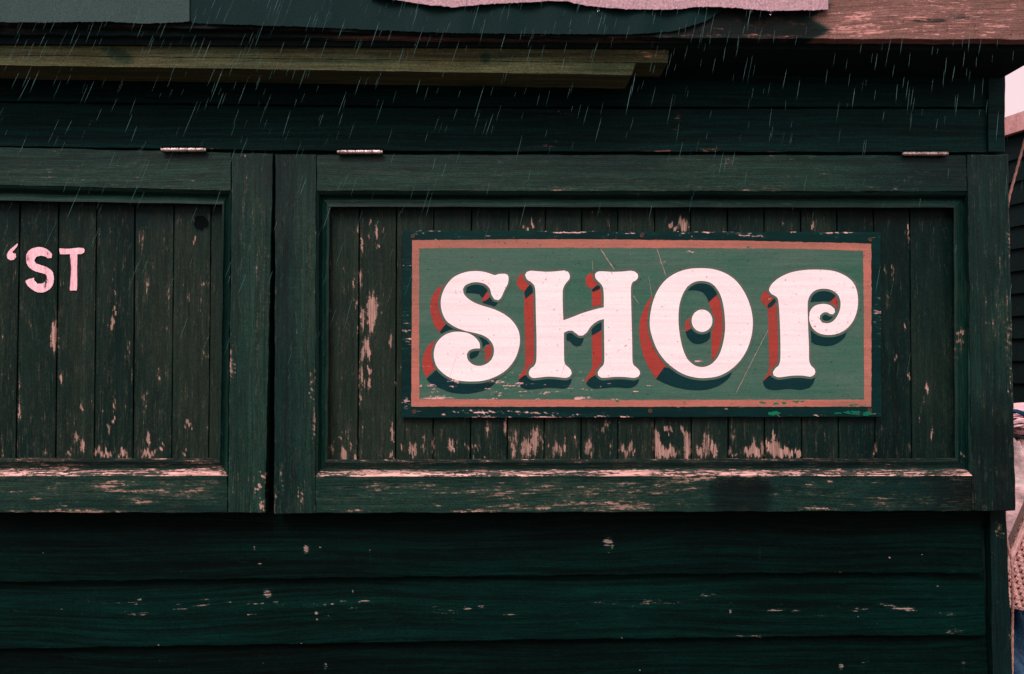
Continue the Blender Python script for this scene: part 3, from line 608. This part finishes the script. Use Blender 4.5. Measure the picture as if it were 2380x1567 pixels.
DW = [(1150, 957, 120, 1.5, .85), (1240, 960, 90, 1.2, .9), (1270, 970, 45, 2.5, 1.), (1140, 969, 60, 1.5, .8), (1400, 968, 40, 1.5, .8), (1330, 968, 8, 2, 1), (1455, 968, 16, 1.5, 1.), (950, 620, 10, 40, .42), (948, 770, 10, 60, .42), (947, 935, 10, 15, .8), (1320, 541, 55, 2.5, .8), (1460, 541, 60, 2, .8), (1750, 547, 40, 8, .6), (2038, 740, 8, 60, .5), (1950, 541, 60, 2, .6), (1660, 540, 80, 1.5, .7), (2000, 962, 50, 5, .5), (1000, 954, 60, 1.5, .7)]
for _ in range(40): DW.append((rng.uniform(940, 2040), rng.choice([rng.uniform(538, 554), rng.uniform(948, 968)]), rng.uniform(3, 12), rng.uniform(.5, 1.2), rng.uniform(.7, .95)))
def sgw(X, Y): return field(SW, X, Y, .14)+.25*np.clip((Y-860)/60, 0, 1)*np.clip((1500-X)/300, 0, 1)
def sdw(X, Y): return field(DW, X, Y, .24)
sb = MB()
slab(sb, [(936, 535.5), (2046, 540), (2049, 969), (933, 971.5)], DS, .009, 4, sdw, None, 0, rough=.0, bevel=.001, ejit=.4, edge_wear=.12)
inner = [(974.5, 577), (1290, 576), (1620, 576.5), (1850, 578.5), (2006, 583), (2008, 760), (2008.5, 929), (1500, 929.5), (974.5, 928), (974, 700)]
outerb = [(958, 558.2), (1150, 557), (1308, 556), (1700, 559), (2025, 566.4), (2025.5, 760), (2025, 945), (1500, 945.5), (955.8, 945), (957, 750)]
def dens(pts, st=8, jit=.35):
    out = []
    for i in range(len(pts)):
        a = np.array(pts[i]); b = np.array(pts[(i+1) % len(pts)]); k = max(1, int(np.linalg.norm(b-a)/st))
        for j in range(k): out.append(a+(b-a)*j/k+(rng.normal(0, jit, 2) if j else 0))
    return np.array(out)
inn_d, out_d = dens(inner), dens(outerb)
sheet(sb, [inn_d], DS+.0006, 1, 3.2, sgw)
# long thin scratches in the paint
def scratch(pts, w=.55, d=DS+.0022):
    pts = np.array(pts, float)
    q = []
    for i in range(len(pts)-1):
        k = max(2, int(np.linalg.norm(pts[i+1]-pts[i])/6))
        for j in range(k): q.append(pts[i]+(pts[i+1]-pts[i])*j/k+rng.normal(0, .25, 2))
    q.append(pts[-1]); q = np.array(q); t = np.gradient(q, axis=0); t /= np.linalg.norm(t, axis=1)[:, None]; nn = np.stack([-t[:, 1], t[:, 0]], 1)
    ww = w*rng.uniform(.4, 1.2, len(q)); ww[0] = ww[-1] = .05
    A, B = q+nn*ww[:, None], q-nn*ww[:, None]
    v = np.concatenate([P(A[:, 0], A[:, 1], d), P(B[:, 0], B[:, 1], d)]); n = len(q)
    sb.add(v, [(i, i+1, n+i+1, n+i) for i in range(n-1)], 2)
scratch([(1395, 577), (1415, 608), (1432, 632)], .9, DS+.0010); scratch([(1458, 660), (1468, 682), (1486, 707)], .8, DS+.0010); scratch([(1527, 577), (1538, 612), (1549, 645)], .7, DS+.0010)
scratch([(1806, 728), (1760, 815), (1709, 917)], .5, DS+.0010); scratch([(1377, 605), (1378, 632)], .4, DS+.0010); scratch([(1508, 640), (1515, 690)], .3, DS+.0010); scratch([(1560, 795), (1535, 830)], .3, DS+.0010)
scratch([(1560, 768), (1600, 768)], .4, DS+.0010)
def patches(mb, m, lst):
    for (x, y, r) in lst:
        for k in range(3):
            a = np.linspace(0, 2*math.pi, 15)[:-1]; rr = r*rng.uniform(.25, .6)*(1+.35*rng.normal(0, 1, 14).clip(-1, 1))
            ox, oy = rng.normal(0, r*.5), rng.normal(0, 1.4)
            sheet(mb, [np.stack([x+ox+rr*np.cos(a), y+oy+.45*rr*np.sin(a)], 1)], DS+.0013+.0001*k, m, 6, lambda X, Y: .1+0*X)
PG = SG('bright_green_patch', (16, 118, 84), (10, 96, 72))
patches(sb, 3, [(2012, 962, 16), (1985, 960, 18), (1945, 961, 8), (1800, 962, 18)])
board = sb.build('sign_board', [M['sdark'], M['sgreen'], M['scratch'], PG], sign)
bd = MB(); sheet(bd, [out_d, inn_d], DS+.0009, 0, 4, lambda X, Y: field([(1860, 936, 60, 4, .0)], X, Y, .10))
patches(bd, 1, [(1775, 936, 8), (1800, 938, 10), (1822, 936, 9), (1850, 934, 8), (1866, 933, 6), (1700, 937, 4), (1435, 932, 7), (1590, 936, 4), (1330, 575, 3), (1736, 575, 5), (1985, 941, 9), (1560, 938, 3)])
bd.build('border', [M['spink'], PG], sign)
for (x, y) in [(959.5, 549), (1491.6, 547.7), (2022, 557), (963, 957), (1511, 955), (2021, 952.6)]:
    mb = MB(); c0 = P(x, y, DS+.0004)
    a = np.linspace(0, 2*math.pi, 17)[:-1]
    ring = lambda r, dy: [c0+np.array([r*math.cos(t), -dy, r*math.sin(t)]) for t in a]
    V = ring(.0052, 0)+ring(.0048, .0012)+ring(.0022, .0012)+ring(.0016, .0002)+[c0+np.array([0, -.0002, 0])]
    f = [(k*16+i, k*16+(i+1) % 16, (k+1)*16+(i+1) % 16, (k+1)*16+i) for k in range(3) for i in range(16)]+[(48+i, 48+(i+1) % 16, 64) for i in range(16)]
    mb.add(V, f); mb.build('screw', M['screw'], board)

def k1(p): return [((1480+x/2.0615)/1.6134, (840+y/2.0615)/1.6134) for x, y in p]
def k2(p): return [((2360+x/2.0615)/1.6134, (840+y/2.0615)/1.6134) for x, y in p]
S_ = [(880, 415), (873, 394), (850, 385), (800, 388), (775, 396), (740, 385), (690, 370), (620, 364), (550, 372), (480, 398), (430, 435), (390, 490), (365, 550), (356, 615), (368, 685), (400, 748), (460, 792), (540, 825), (610, 840), (680, 860), (730, 892), (760, 935), (768, 985), (755, 1035), (720, 1075), (670, 1096), (620, 1093), (583, 1070), (562, 1040), (558, 1005), (575, 980), (610, 965), (660, 962), (655, 920), (620, 875), (570, 845), (500, 833), (430, 840), (370, 870), (325, 920), (305, 980), (305, 1040), (325, 1100), (370, 1150), (430, 1190), (510, 1212), (600, 1217), (690, 1210), (780, 1180), (860, 1130), (920, 1060), (955, 980), (968, 900), (955, 820), (910, 750), (850, 700), (770, 660), (690, 635), (620, 610), (565, 575), (535, 540), (528, 505), (545, 475), (590, 455), (640, 450), (700, 465), (735, 500), (748, 545), (770, 582), (800, 590), (822, 570), (850, 510), (875, 460)]
H_ = [(1008, 395), (1020, 372), (1050, 362), (1110, 366), (1180, 370), (1250, 366), (1310, 360), (1340, 370), (1353, 395), (1350, 425), (1330, 450), (1312, 475), (1300, 510), (1298, 560), (1300, 660), (1304, 745), (1360, 725), (1450, 690), (1560, 657), (1617, 645), (1617, 560), (1612, 500), (1598, 468), (1570, 440), (1552, 415), (1550, 385), (1568, 370), (1600, 366), (1680, 370), (1760, 368), (1820, 362), (1860, 370), (1880, 390), (1880, 415), (1865, 435), (1840, 450), (1828, 480), (1826, 540), (1830, 700), (1835, 900), (1838, 1060), (1847, 1090), (1870, 1110), (1892, 1135), (1896, 1160), (1883, 1180), (1850, 1190), (1780, 1183), (1700, 1182), (1640, 1188), (1598, 1188), (1572, 1170), (1570, 1145), (1590, 1115), (1613, 1090), (1621, 1055), (1620, 900), (1618, 735), (1580, 745), (1540, 770), (1510, 800), (1485, 838), (1455, 862), (1425, 862), (1400, 845), (1375, 825), (1345, 825), (1308, 840), (1308, 940), (1310, 1050), (1318, 1085), (1340, 1105), (1362, 1130), (1368, 1155), (1353, 1180), (1320, 1190), (1250, 1183), (1180, 1180), (1110, 1188), (1068, 1190), (1042, 1175), (1037, 1150), (1050, 1120), (1080, 1095), (1095, 1055), (1097, 900), (1092, 700), (1088, 520), (1080, 478), (1055, 450), (1025, 430)]
O_ = [(556, 342), (650, 350), (740, 380), (820, 435), (885, 520), (930, 620), (952, 720), (953, 800), (938, 890), (900, 990), (840, 1075), (770, 1135), (690, 1175), (600, 1190), (520, 1188), (430, 1165), (350, 1120), (275, 1055), (215, 970), (175, 870), (158, 780), (165, 680), (190, 580), (230, 495), (290, 425), (370, 375), (460, 348)]
Oi = [(555, 440), (615, 450), (660, 480), (700, 540), (725, 620), (738, 720), (740, 820), (725, 920), (695, 1010), (650, 1070), (600, 1100), (550, 1106), (500, 1090), (450, 1045), (415, 970), (392, 870), (380, 760), (385, 640), (410, 550), (450, 485), (500, 450)]
Od = [(562+80*math.cos(a), 748+86*math.sin(a)) for a in np.linspace(0, 2*math.pi, 17)[:-1]]
P_ = [(1080, 515), (1085, 490), (1110, 455), (1160, 415), (1240, 378), (1340, 358), (1450, 353), (1560, 360), (1640, 385), (1710, 430), (1750, 490), (1767, 570), (1762, 660), (1735, 740), (1690, 800), (1630, 840), (1560, 857), (1490, 852), (1435, 825), (1400, 775), (1390, 715), (1402, 665), (1440, 630), (1500, 618), (1550, 628), (1585, 655), (1590, 682), (1575, 698), (1550, 695), (1530, 683), (1500, 685), (1475, 705), (1470, 735), (1490, 762), (1530, 768), (1570, 755), (1605, 715), (1628, 660), (1632, 600), (1610, 545), (1565, 512), (1510, 500), (1450, 508), (1405, 540), (1382, 590), (1378, 650), (1382, 800), (1388, 950), (1390, 1055), (1405, 1095), (1430, 1120), (1438, 1145), (1430, 1165), (1400, 1180), (1340, 1172), (1270, 1172), (1200, 1180), (1150, 1185), (1115, 1170), (1110, 1145), (1130, 1115), (1155, 1092), (1167, 1050), (1168, 900), (1162, 720), (1155, 620), (1146, 575), (1125, 555), (1098, 540)]
RED = {'S': [[(385, 470), (330, 500), (290, 560), (275, 640), (285, 720), (310, 790), (345, 835), (375, 800), (420, 760), (400, 600)],
             [(330, 895), (280, 920), (235, 980), (215, 1060), (220, 1130), (245, 1190), (290, 1140), (340, 1110), (340, 1000)],
             [(690, 965), (745, 918), (762, 960), (757, 1010), (715, 1065), (697, 1060), (702, 1010)], [(670, 590), (690, 560), (722, 515), (740, 560), (712, 587), (680, 600)]],
       'H': [[(1005, 378), (970, 390), (945, 430), (947, 470), (970, 503), (1000, 520), (1000, 600), (1005, 800), (1010, 1000), (1008, 1080), (1000, 1120), (975, 1160), (958, 1195), (960, 1215), (1050, 1180), (1095, 1050), (1085, 480)],
             [(1535, 378), (1500, 385), (1475, 420), (1480, 470), (1525, 508), (1527, 645), (1610, 620), (1605, 470)],
             [(1523, 862), (1610, 810), (1610, 1050), (1580, 1120), (1545, 1170), (1480, 1238), (1478, 1200), (1500, 1160), (1525, 1110), (1528, 1040)],
             [(1412, 862), (1417, 885), (1382, 920), (1360, 930), (1362, 914), (1390, 880)]],
       'O': [[(215, 515), (170, 560), (120, 640), (85, 740), (77, 830), (85, 920), (110, 1020), (150, 1110), (207, 1200), (260, 1140), (290, 1110), (200, 900), (190, 640)],
             [(612, 600), (690, 530), (712, 600), (724, 720), (724, 830), (705, 920), (680, 1000), (645, 1055), (637, 1045), (635, 900), (640, 820), (662, 740), (640, 680)],
             [(490, 705), (445, 738), (430, 780), (434, 832), (510, 800)]],
       'P': [[(1070, 507), (1035, 530), (1018, 570), (1025, 610), (1065, 642), (1072, 700), (1078, 900), (1082, 1080), (1075, 1140), (1045, 1190), (1033, 1218), (1100, 1180), (1160, 1060), (1160, 600), (1120, 545)],
             [(1545, 600), (1595, 558), (1618, 590), (1608, 655), (1585, 630)]]}
DRK = {'S': [[(348, 840), (372, 800), (405, 765), (480, 790), (600, 838), (690, 870), (745, 922), (700, 935), (682, 955), (665, 912), (632, 868), (580, 838), (500, 818), (430, 825), (380, 845)],
             [(245, 1198), (320, 1130), (400, 1170), (600, 1200), (800, 1188), (760, 1245), (690, 1285), (600, 1308), (520, 1312), (430, 1300), (340, 1265), (280, 1235)],
             [(570, 1040), (566, 1010), (590, 982), (655, 984), (640, 1017), (600, 1040)],
             [(550, 535), (560, 490), (610, 465), (670, 468), (718, 512), (692, 555), (676, 572), (655, 543), (600, 533)], [(678, 600), (712, 587), (738, 560), (765, 590), (802, 600), (786, 625), (760, 640), (720, 636), (692, 618)]],
       'H': [[(1045, 468), (1075, 485), (1072, 528), (1010, 582), (1000, 530), (1020, 497)], [(1563, 473), (1594, 480), (1584, 503), (1532, 527), (1523, 507)],
             [(958, 1232), (960, 1202), (1000, 1170), (1050, 1170), (1367, 1175), (1364, 1220), (1342, 1260), (1300, 1272), (1200, 1265), (1100, 1275), (1020, 1278), (975, 1262)],
             [(1480, 1232), (1500, 1200), (1545, 1170), (1600, 1180), (1895, 1175), (1882, 1225), (1850, 1258), (1800, 1268), (1700, 1262), (1600, 1270), (1540, 1272), (1500, 1255)],
             [(1612, 748), (1560, 765), (1523, 812), (1523, 862), (1560, 845), (1612, 810)],
             [(1312, 850), (1350, 828), (1385, 838), (1400, 855), (1460, 870), (1460, 895), (1440, 935), (1410, 945), (1380, 935), (1350, 905), (1325, 895)]],
       'O': [[(205, 1198), (270, 1105), (350, 1130), (500, 1190), (650, 1190), (800, 1128), (770, 1190), (700, 1245), (620, 1275), (540, 1285), (450, 1280), (350, 1260), (260, 1225)],
             [(438, 515), (480, 470), (555, 448), (620, 462), (665, 500), (692, 535), (614, 604), (600, 570), (570, 530), (520, 513), (470, 512)],
             [(433, 833), (500, 795), (625, 820), (625, 870), (600, 905), (550, 925), (495, 920), (455, 885)]],
       'P': [[(1122, 572), (1140, 590), (1102, 640), (1070, 650), (1068, 625)],
             [(1033, 1217), (1080, 1172), (1120, 1175), (1435, 1175), (1427, 1220), (1395, 1265), (1330, 1282), (1230, 1275), (1130, 1283), (1070, 1275), (1042, 1250)],
             [(1393, 815), (1440, 840), (1560, 865), (1682, 812), (1667, 870), (1620, 915), (1560, 940), (1500, 942), (1440, 930), (1405, 910)],
             [(1403, 605), (1413, 555), (1450, 520), (1510, 510), (1560, 525), (1595, 558), (1560, 595), (1500, 602), (1440, 598)], [(1478, 735), (1500, 702), (1560, 705), (1578, 712), (1545, 745), (1510, 757)]]}
GAP = 19/2.0615/1.6134
for ch, kk, loops in (('S', k1, [S_]), ('H', k1, [H_]), ('O', k2, [O_, Oi, Od]), ('P', k2, [P_])):
    L = [catmull(kk(l), n=5) for l in loops]
    mb = MB(); sheet(mb, L, DS+.0021, 0, 3.6, lambda X, Y: field([(1160, 880, 60, 14, .3)], X, Y, -.12))
    lo_ = mb.build('letter', M['swhite'], sign); tag(lo_, 'pink-white letter '+ch)
    mb = MB()
    for q in RED[ch]: sheet(mb, [catmull(kk(q), n=4)], DS+.0012, 0, 4, sgw)
    for q in DRK[ch]: sheet(mb, [catmull(kk(q), n=4)], DS+.0015, 1, 4, lambda X, Y: sgw(X, Y)*1.0+.03)
    for i, l in enumerate(L):
        # thin grey-green line round the letter
        r = GAP if not (ch == 'O' and i == 1) else -GAP
        off = offset(l, r)
        sheet(mb, [off, l] if not (ch == 'O' and i == 1) else [l, off], DS+.0018, 2, 4, sgw)
    mb.build('letter_shade', [M['sred'], M['sshade'], M['sout']], lo_)

# ------------------------------------------------------------------ rope along the corner
def qbez(pts, n=40):
    p = np.array(pts, float); t = np.linspace(0, len(p)-1, n); return np.stack([np.interp(t, range(len(p)), p[:, i]) for i in range(3)], 1)
def rope(name, pts, r, mat, label, cat, twist=True):
    pts = np.array(pts, float); seg = np.linalg.norm(np.diff(pts, axis=0), axis=1).sum(); n = int(seg/ (r*1.6))+2
    cum = np.concatenate([[0], np.cumsum(np.linalg.norm(np.diff(pts, axis=0), axis=1))])
    t = np.linspace(0, cum[-1], n); c = np.stack([np.interp(t, cum, pts[:, i]) for i in range(3)], 1)
    for _ in range(6): c[1:-1] = .25*c[:-2]+.5*c[1:-1]+.25*c[2:]
    loc = tuple(c[-1]); mb = MB()
    tt = np.gradient(c, axis=0); tt /= np.linalg.norm(tt, axis=1)[:, None]
    a = np.cross(tt, [0.3, 1, .1]); a /= np.linalg.norm(a, axis=1)[:, None]; b = np.cross(tt, a)
    for k in range(3):
        ph = t/(r*3.2)+k*2*math.pi/3
        s = c+r*.5*(a*np.cos(ph)[:, None]+b*np.sin(ph)[:, None])
        mb.tube(s, r*.56, 6)
    o = mb.build(name, mat, loc=loc, smooth=True); return tag(o, label, cat)
rp = [P(2400, 262, -.02), P(2380, 332, -.02), P(2362, 398, -.02), P(2345, 460, -.02), P(2336, 520, -.02), P(2334, 700, -.015), P(2333, 900, -.012), P(2333, 1130, -.012), P(2335.5, 1190, -.008), P(2335.8, 1232, -.008), P(2342, 1266, -.008), P(2350.5, 1296, -.008), P(2353, 1320, -.01), P(2353.5, 1360, -.01), P(2353, 1450, -.06), P(2352, 1700, -.06)]
rope('rope', rp, .0032, M['rope'], 'thin pale twisted rope hanging down the right corner of the shop hut', 'rope')

# ------------------------------------------------------------------ neighbouring hut, seen past the corner
dirn = np.array([-.24, 1.0, 0]); dirn /= np.linalg.norm(dirn); nrm = np.array([-dirn[1], dirn[0], 0.])   # faces the alley
p0 = np.array([2.55, 2.5, 0]); zt = float(PP(2336, 323, p0, nrm)[2])
A0 = p0-dirn*1.6; B0 = p0+dirn*4.0
hloc = tuple(float(q) for q in (A0+B0)/2)
h2 = empty('timber_hut', hloc); WLOC[h2.name] = hloc
tag(h2, 'black timber hut with narrow horizontal boards and pale roof trim, glimpsed past the right corner', 'hut')
wb = MB(); bh = .108; nb = int(zt/bh)+1
for k in range(nb):
    z1 = zt-k*bh; z0 = max(0.0, z1-bh-.012)
    if z1 <= 0: break
    o1, o2 = nrm*.004, nrm*.022
    v = [A0+o1+[0, 0, z1], B0+o1+[0, 0, z1], B0+o2+[0, 0, z0], A0+o2+[0, 0, z0], A0-nrm*.02+[0, 0, z1], B0-nrm*.02+[0, 0, z1], B0-nrm*.02+[0, 0, z0], A0-nrm*.02+[0, 0, z0]]
    wb.add(v, [(0, 3, 2, 1), (3, 7, 6, 2), (4, 0, 1, 5), (4, 5, 6, 7), (0, 4, 7, 3), (1, 2, 6, 5)], 0, .1)
C0, C1 = A0-nrm*2.6, B0-nrm*2.6
v = [A0-nrm*.03, B0-nrm*.03, C1, C0]; v = v+[q+np.array([0, 0, zt]) for q in v]
wb.add(v, [(0, 1, 5, 4), (1, 2, 6, 5), (2, 3, 7, 6), (3, 0, 4, 7), (4, 5, 6, 7)], 0, .1)
wb.build('wall', M['hut2'], h2)
def obox(mb, a, b, n, t0, t1, z0, z1, m=0):
    v = [a+n*t0, b+n*t0, b+n*t1, a+n*t1]; v = [q+np.array([0, 0, z0]) for q in v]+[q+np.array([0, 0, z1]) for q in v]
    mb.add(v, [(0, 1, 2, 3), (7, 6, 5, 4), (0, 4, 5, 1), (1, 5, 6, 2), (2, 6, 7, 3), (3, 7, 4, 0)], m)
tr = MB(); obox(tr, A0, B0, nrm, .025, .055, zt, zt+.088); tr.build('trim_board', M['hut2trim'], h2)
rf2 = MB(); v = [A0+nrm*.025, B0+nrm*.025, C1, C0]
vv = [q+np.array([0, 0, zt+.0]) for q in v[:2]]+[q+np.array([0, 0, zt+.02]) for q in v[2:]]
vv += [q+np.array([0, 0, zt+.05]) for q in v[:2]]+[q+np.array([0, 0, zt+.07]) for q in v[2:]]
rf2.add(vv, [(0, 1, 2, 3), (7, 6, 5, 4), (0, 4, 5, 1), (1, 5, 6, 2), (2, 6, 7, 3), (3, 7, 4, 0)])
rf2.build('roof', M['blackfelt'], h2)

# ------------------------------------------------------------------ canvas, basket and tarpaulin heaped in the alley
def lump(name, x0, y0, x1, y1, dep, mat, label, cat, folds=5, amp=.035, seed=0, rows=46, cols=60, back=.5, zbase=None, wrap=1.0):
    """draped heap whose visible left side spans the given measured box, at depth dep behind the wall"""
    r = np.random.default_rng(seed)
    a, b = P(x0, y1, -dep), P(x1, y0, -dep)
    zc_, hz = (a[2]+b[2])/2, (b[2]-a[2])/2; wx = (b[0]-a[0])/2; cx_ = (a[0]+b[0])/2
    if zbase is not None: lo = zbase; zc_ = (b[2]+lo)/2; hz = (b[2]-lo)/2
    ph = r.uniform(0, 6, 24); fr = r.uniform(2, 7, 24)
    V = []
    for i in range(rows+1):
        th = math.pi*i/rows
        for j in range(cols):
            p = 2*math.pi*j/cols
            def se(v, e): return math.copysign(abs(v)**e, v)
            x, y, z = se(math.sin(th), .55)*se(math.cos(p), .6), se(math.sin(th), .55)*se(math.sin(p), .6), se(math.cos(th), .7)
            d = 0
            for k in range(folds):
                u = x*1.3*math.cos(ph[k])+z*2.2*math.sin(ph[k]+1)+.5*y+.5*math.sin(3*x+2*z+ph[k+5])
                d += (1-abs(math.sin(fr[k]*u+ph[k+3]))**.6)/folds
            s = 1+(d-.35)*amp/max(hz, wx)*3
            V.append((cx_+wx*x*s, dep+back*.5+back*.5*y*s, zc_+hz*z*s))
    f = [(i*cols+j, (i+1)*cols+j, (i+1)*cols+(j+1) % cols, i*cols+(j+1) % cols) for i in range(rows) for j in range(cols)]
    mb = MB(); mb.add(V, f); loc = (cx_, dep+back*.5, zc_-hz)
    return tag(mb.build(name, mat, loc=loc, smooth=True), label, cat)
lump('canvas_bundle', 2290, 944, 2560, 1016, .42, M['canvas'], 'rolled pale pink canvas topping the heap by the hut corner', 'canvas bundle', 6, .05, 3, back=.4)
lump('canvas_sheet', 2280, 1008, 2600, 1400, .38, M['canvas2'], 'creased pink and grey canvas sheet draped over the heap beside the hut corner', 'canvas sheet', 7, .05, 8, rows=80, cols=90, back=.5)
lump('blue_tarpaulin', 2270, 1436, 2650, 1900, .36, M['bluetarp'], 'crumpled blue tarpaulin at the bottom right, under the wicker basket', 'tarpaulin', 8, .05, 5, rows=90, cols=100, back=.6, zbase=0.0)
# wicker basket, leaning
ba = P(2345, 1425, -.22); bk_ = MB()
def bp_(u, v): return P(2330+u*150, 0, -.22)[0], None
q = [P(2300, 1400, -.22), P(2425, 1110, -.22), P(2590, 1180, -.22), P(2500, 1440, -.22)]
q = [np.array(z) for z in q]
def bil(u, v): return (q[0]*(1-u)*(1-v)+q[1]*u*(1-v)+q[2]*u*v+q[3]*(1-u)*v)
nrow = 22
for i in range(nrow+1):
    pts = []
    for k in range(60):
        u = k/59; z = bil(u, i/nrow).copy(); z[1] += .006*math.sin(u*math.pi*24+(i % 2)*math.pi); pts.append(z)
    bk_.tube(pts, .0052, 6)
for k in range(13):
    u = k/12; bk_.tube([bil(u, v)+np.array([0, .004, 0]) for v in np.linspace(0, 1, 8)], .005, 6)
# rim and solid back so the basket has depth
for e in (0.0, .5, 1.0): bk_.tube([bil(0, 0)*(1-e)+bil(0, 1)*e+np.array([-.004, -.012, 0]), bil(1, 0)*(1-e)+bil(1, 1)*e+np.array([0, -.012, 0])], .008 if e != .5 else .004, 8)
bq = [z+np.array([0, .012, 0]) for z in q]+[z+np.array([.0, .04, 0]) for z in q]
bk_.add(bq, [(3, 2, 1, 0), (4, 5, 6, 7), (0, 1, 5, 4), (1, 2, 6, 5), (2, 3, 7, 6), (3, 0, 4, 7)], 1)
tag(bk_.build('wicker_basket', [M['wicker'], simple('wicker_shadow', lin((170, 134, 128)), lin((110, 96, 88)), 60, .9)], loc=tuple(P(2400, 1425, -.22))), 'pale woven wicker basket leaning on its side between canvas sheet and blue tarpaulin', 'basket')
rope('blue_rope', [P(2300, 962, -.37), P(2345, 956, -.37), P(2362, 953, -.36), P(2372, 956, -.36), P(2384, 966, -.36), P(2420, 985, -.36), P(2470, 1000, -.39)], .006, M['bluerope'], 'blue rope tied across the rolled pink canvas', 'rope')
rope('black_cord', [P(2300, 1008, -.33), P(2345, 1012, -.33), P(2362, 1014, -.33), P(2380, 1019, -.33), P(2440, 1032, -.33)], .0045, M['blackrope'], 'black cord strapped over the draped canvas sheet', 'cord')

# ------------------------------------------------------------------ water drops hanging from the felt, and falling rain
for i, (x, y, lb_) in enumerate([(1390, 21, 'tiny water drop hanging from the felt edge, leftmost of the three'), (1745, 24, 'small water drop under the felt edge, just left of the lowest drop'), (1791, 29, 'lowest water drop, hanging from the felt edge near its right end')]):
    c0 = P(x, y, .257); mb = MB(); zz = [.0045, .003, .001, -.001, -.003, -.0045, -.0052]; rr = [.0004, .0010, .0018, .0026, .0028, .0018, .0003]
    mb.tube([c0+np.array([0, 0, z]) for z in zz], rr, 10)
    tag(mb.build('water_drop', M['water'], loc=tuple(c0), smooth=True), lb_, 'water drop', 'drops hanging from the felt edge')
rain = MB()
NR = 2600
for _ in range(NR):
    d = rng.uniform(.8, 1.85); px = rng.uniform(-100, 2400); py = rng.uniform(-60, 900)
    if rng.random() > math.exp(-max(py-60, 0)/300)*(1-.45*px/2400): continue
    c0 = P(px, py, d); L = rng.uniform(.009, .020); r = rng.uniform(.00004, .00011)
    sl_ = .42-.30*min(max(px, 0), 2380)/2380+rng.normal(0, .03)
    v = np.array([sl_, .03, 1.0]); v /= np.linalg.norm(v)
    rain.tube([c0+v*L*t for t in (-.5, -.2, .2, .5)], [r*.2, r, r*.9, r*.15], 5)
RM = simple('rain_water', (.06, .20, .18, 1), (.04, .15, .14, 1), 10, .2, .5, bump=0)
tag(rain.build('rain', RM, smooth=True), 'fine slanting rain falling in front of the eaves', 'rain', kind='stuff')

# ------------------------------------------------------------------ light
EL = R(44)     # soft light from the upper front
w = bpy.data.worlds.new('World'); sc.world = w; w.use_nodes = True
nt = w.node_tree; nt.nodes.clear()
sky = nt.nodes.new('ShaderNodeTexSky'); sky.sky_type = 'NISHITA'; sky.sun_disc = False; sky.sun_elevation = EL; sky.sun_rotation = R(180-15)
sky.air_density = 1; sky.dust_density = 6; sky.ozone_density = 1
mx = nt.nodes.new('ShaderNodeMix'); mx.data_type = 'RGBA'; mx.inputs[0].default_value = .93
sk = 7.05
mx.inputs[7].default_value = (1.0*sk, .745*sk, .775*sk, 1)
bg = nt.nodes.new('ShaderNodeBackground'); bg.inputs['Strength'].default_value = .10
ou = nt.nodes.new('ShaderNodeOutputWorld')
nt.links.new(sky.outputs[0], mx.inputs[6]); nt.links.new(mx.outputs[2], bg.inputs[0]); nt.links.new(bg.outputs[0], ou.inputs[0])
sd = bpy.data.lights.new('sun', 'SUN'); sd.energy = 1.9; sd.angle = R(28); sd.color = (1.0, .80, .80)
so = bpy.data.objects.new('sun', sd); col.objects.link(so); so.location = (-2, -6, 8)
dv = Vector((.22, 1.0*math.cos(EL), -math.sin(EL))); so.rotation_euler = dv.to_track_quat('-Z', 'Y').to_euler()
sc.view_settings.view_transform = 'Standard'; sc.view_settings.look = 'None'; sc.view_settings.exposure = .55; sc.view_settings.gamma = 1
sc.render.engine = 'CYCLES'; sc.cycles.max_bounces = 6
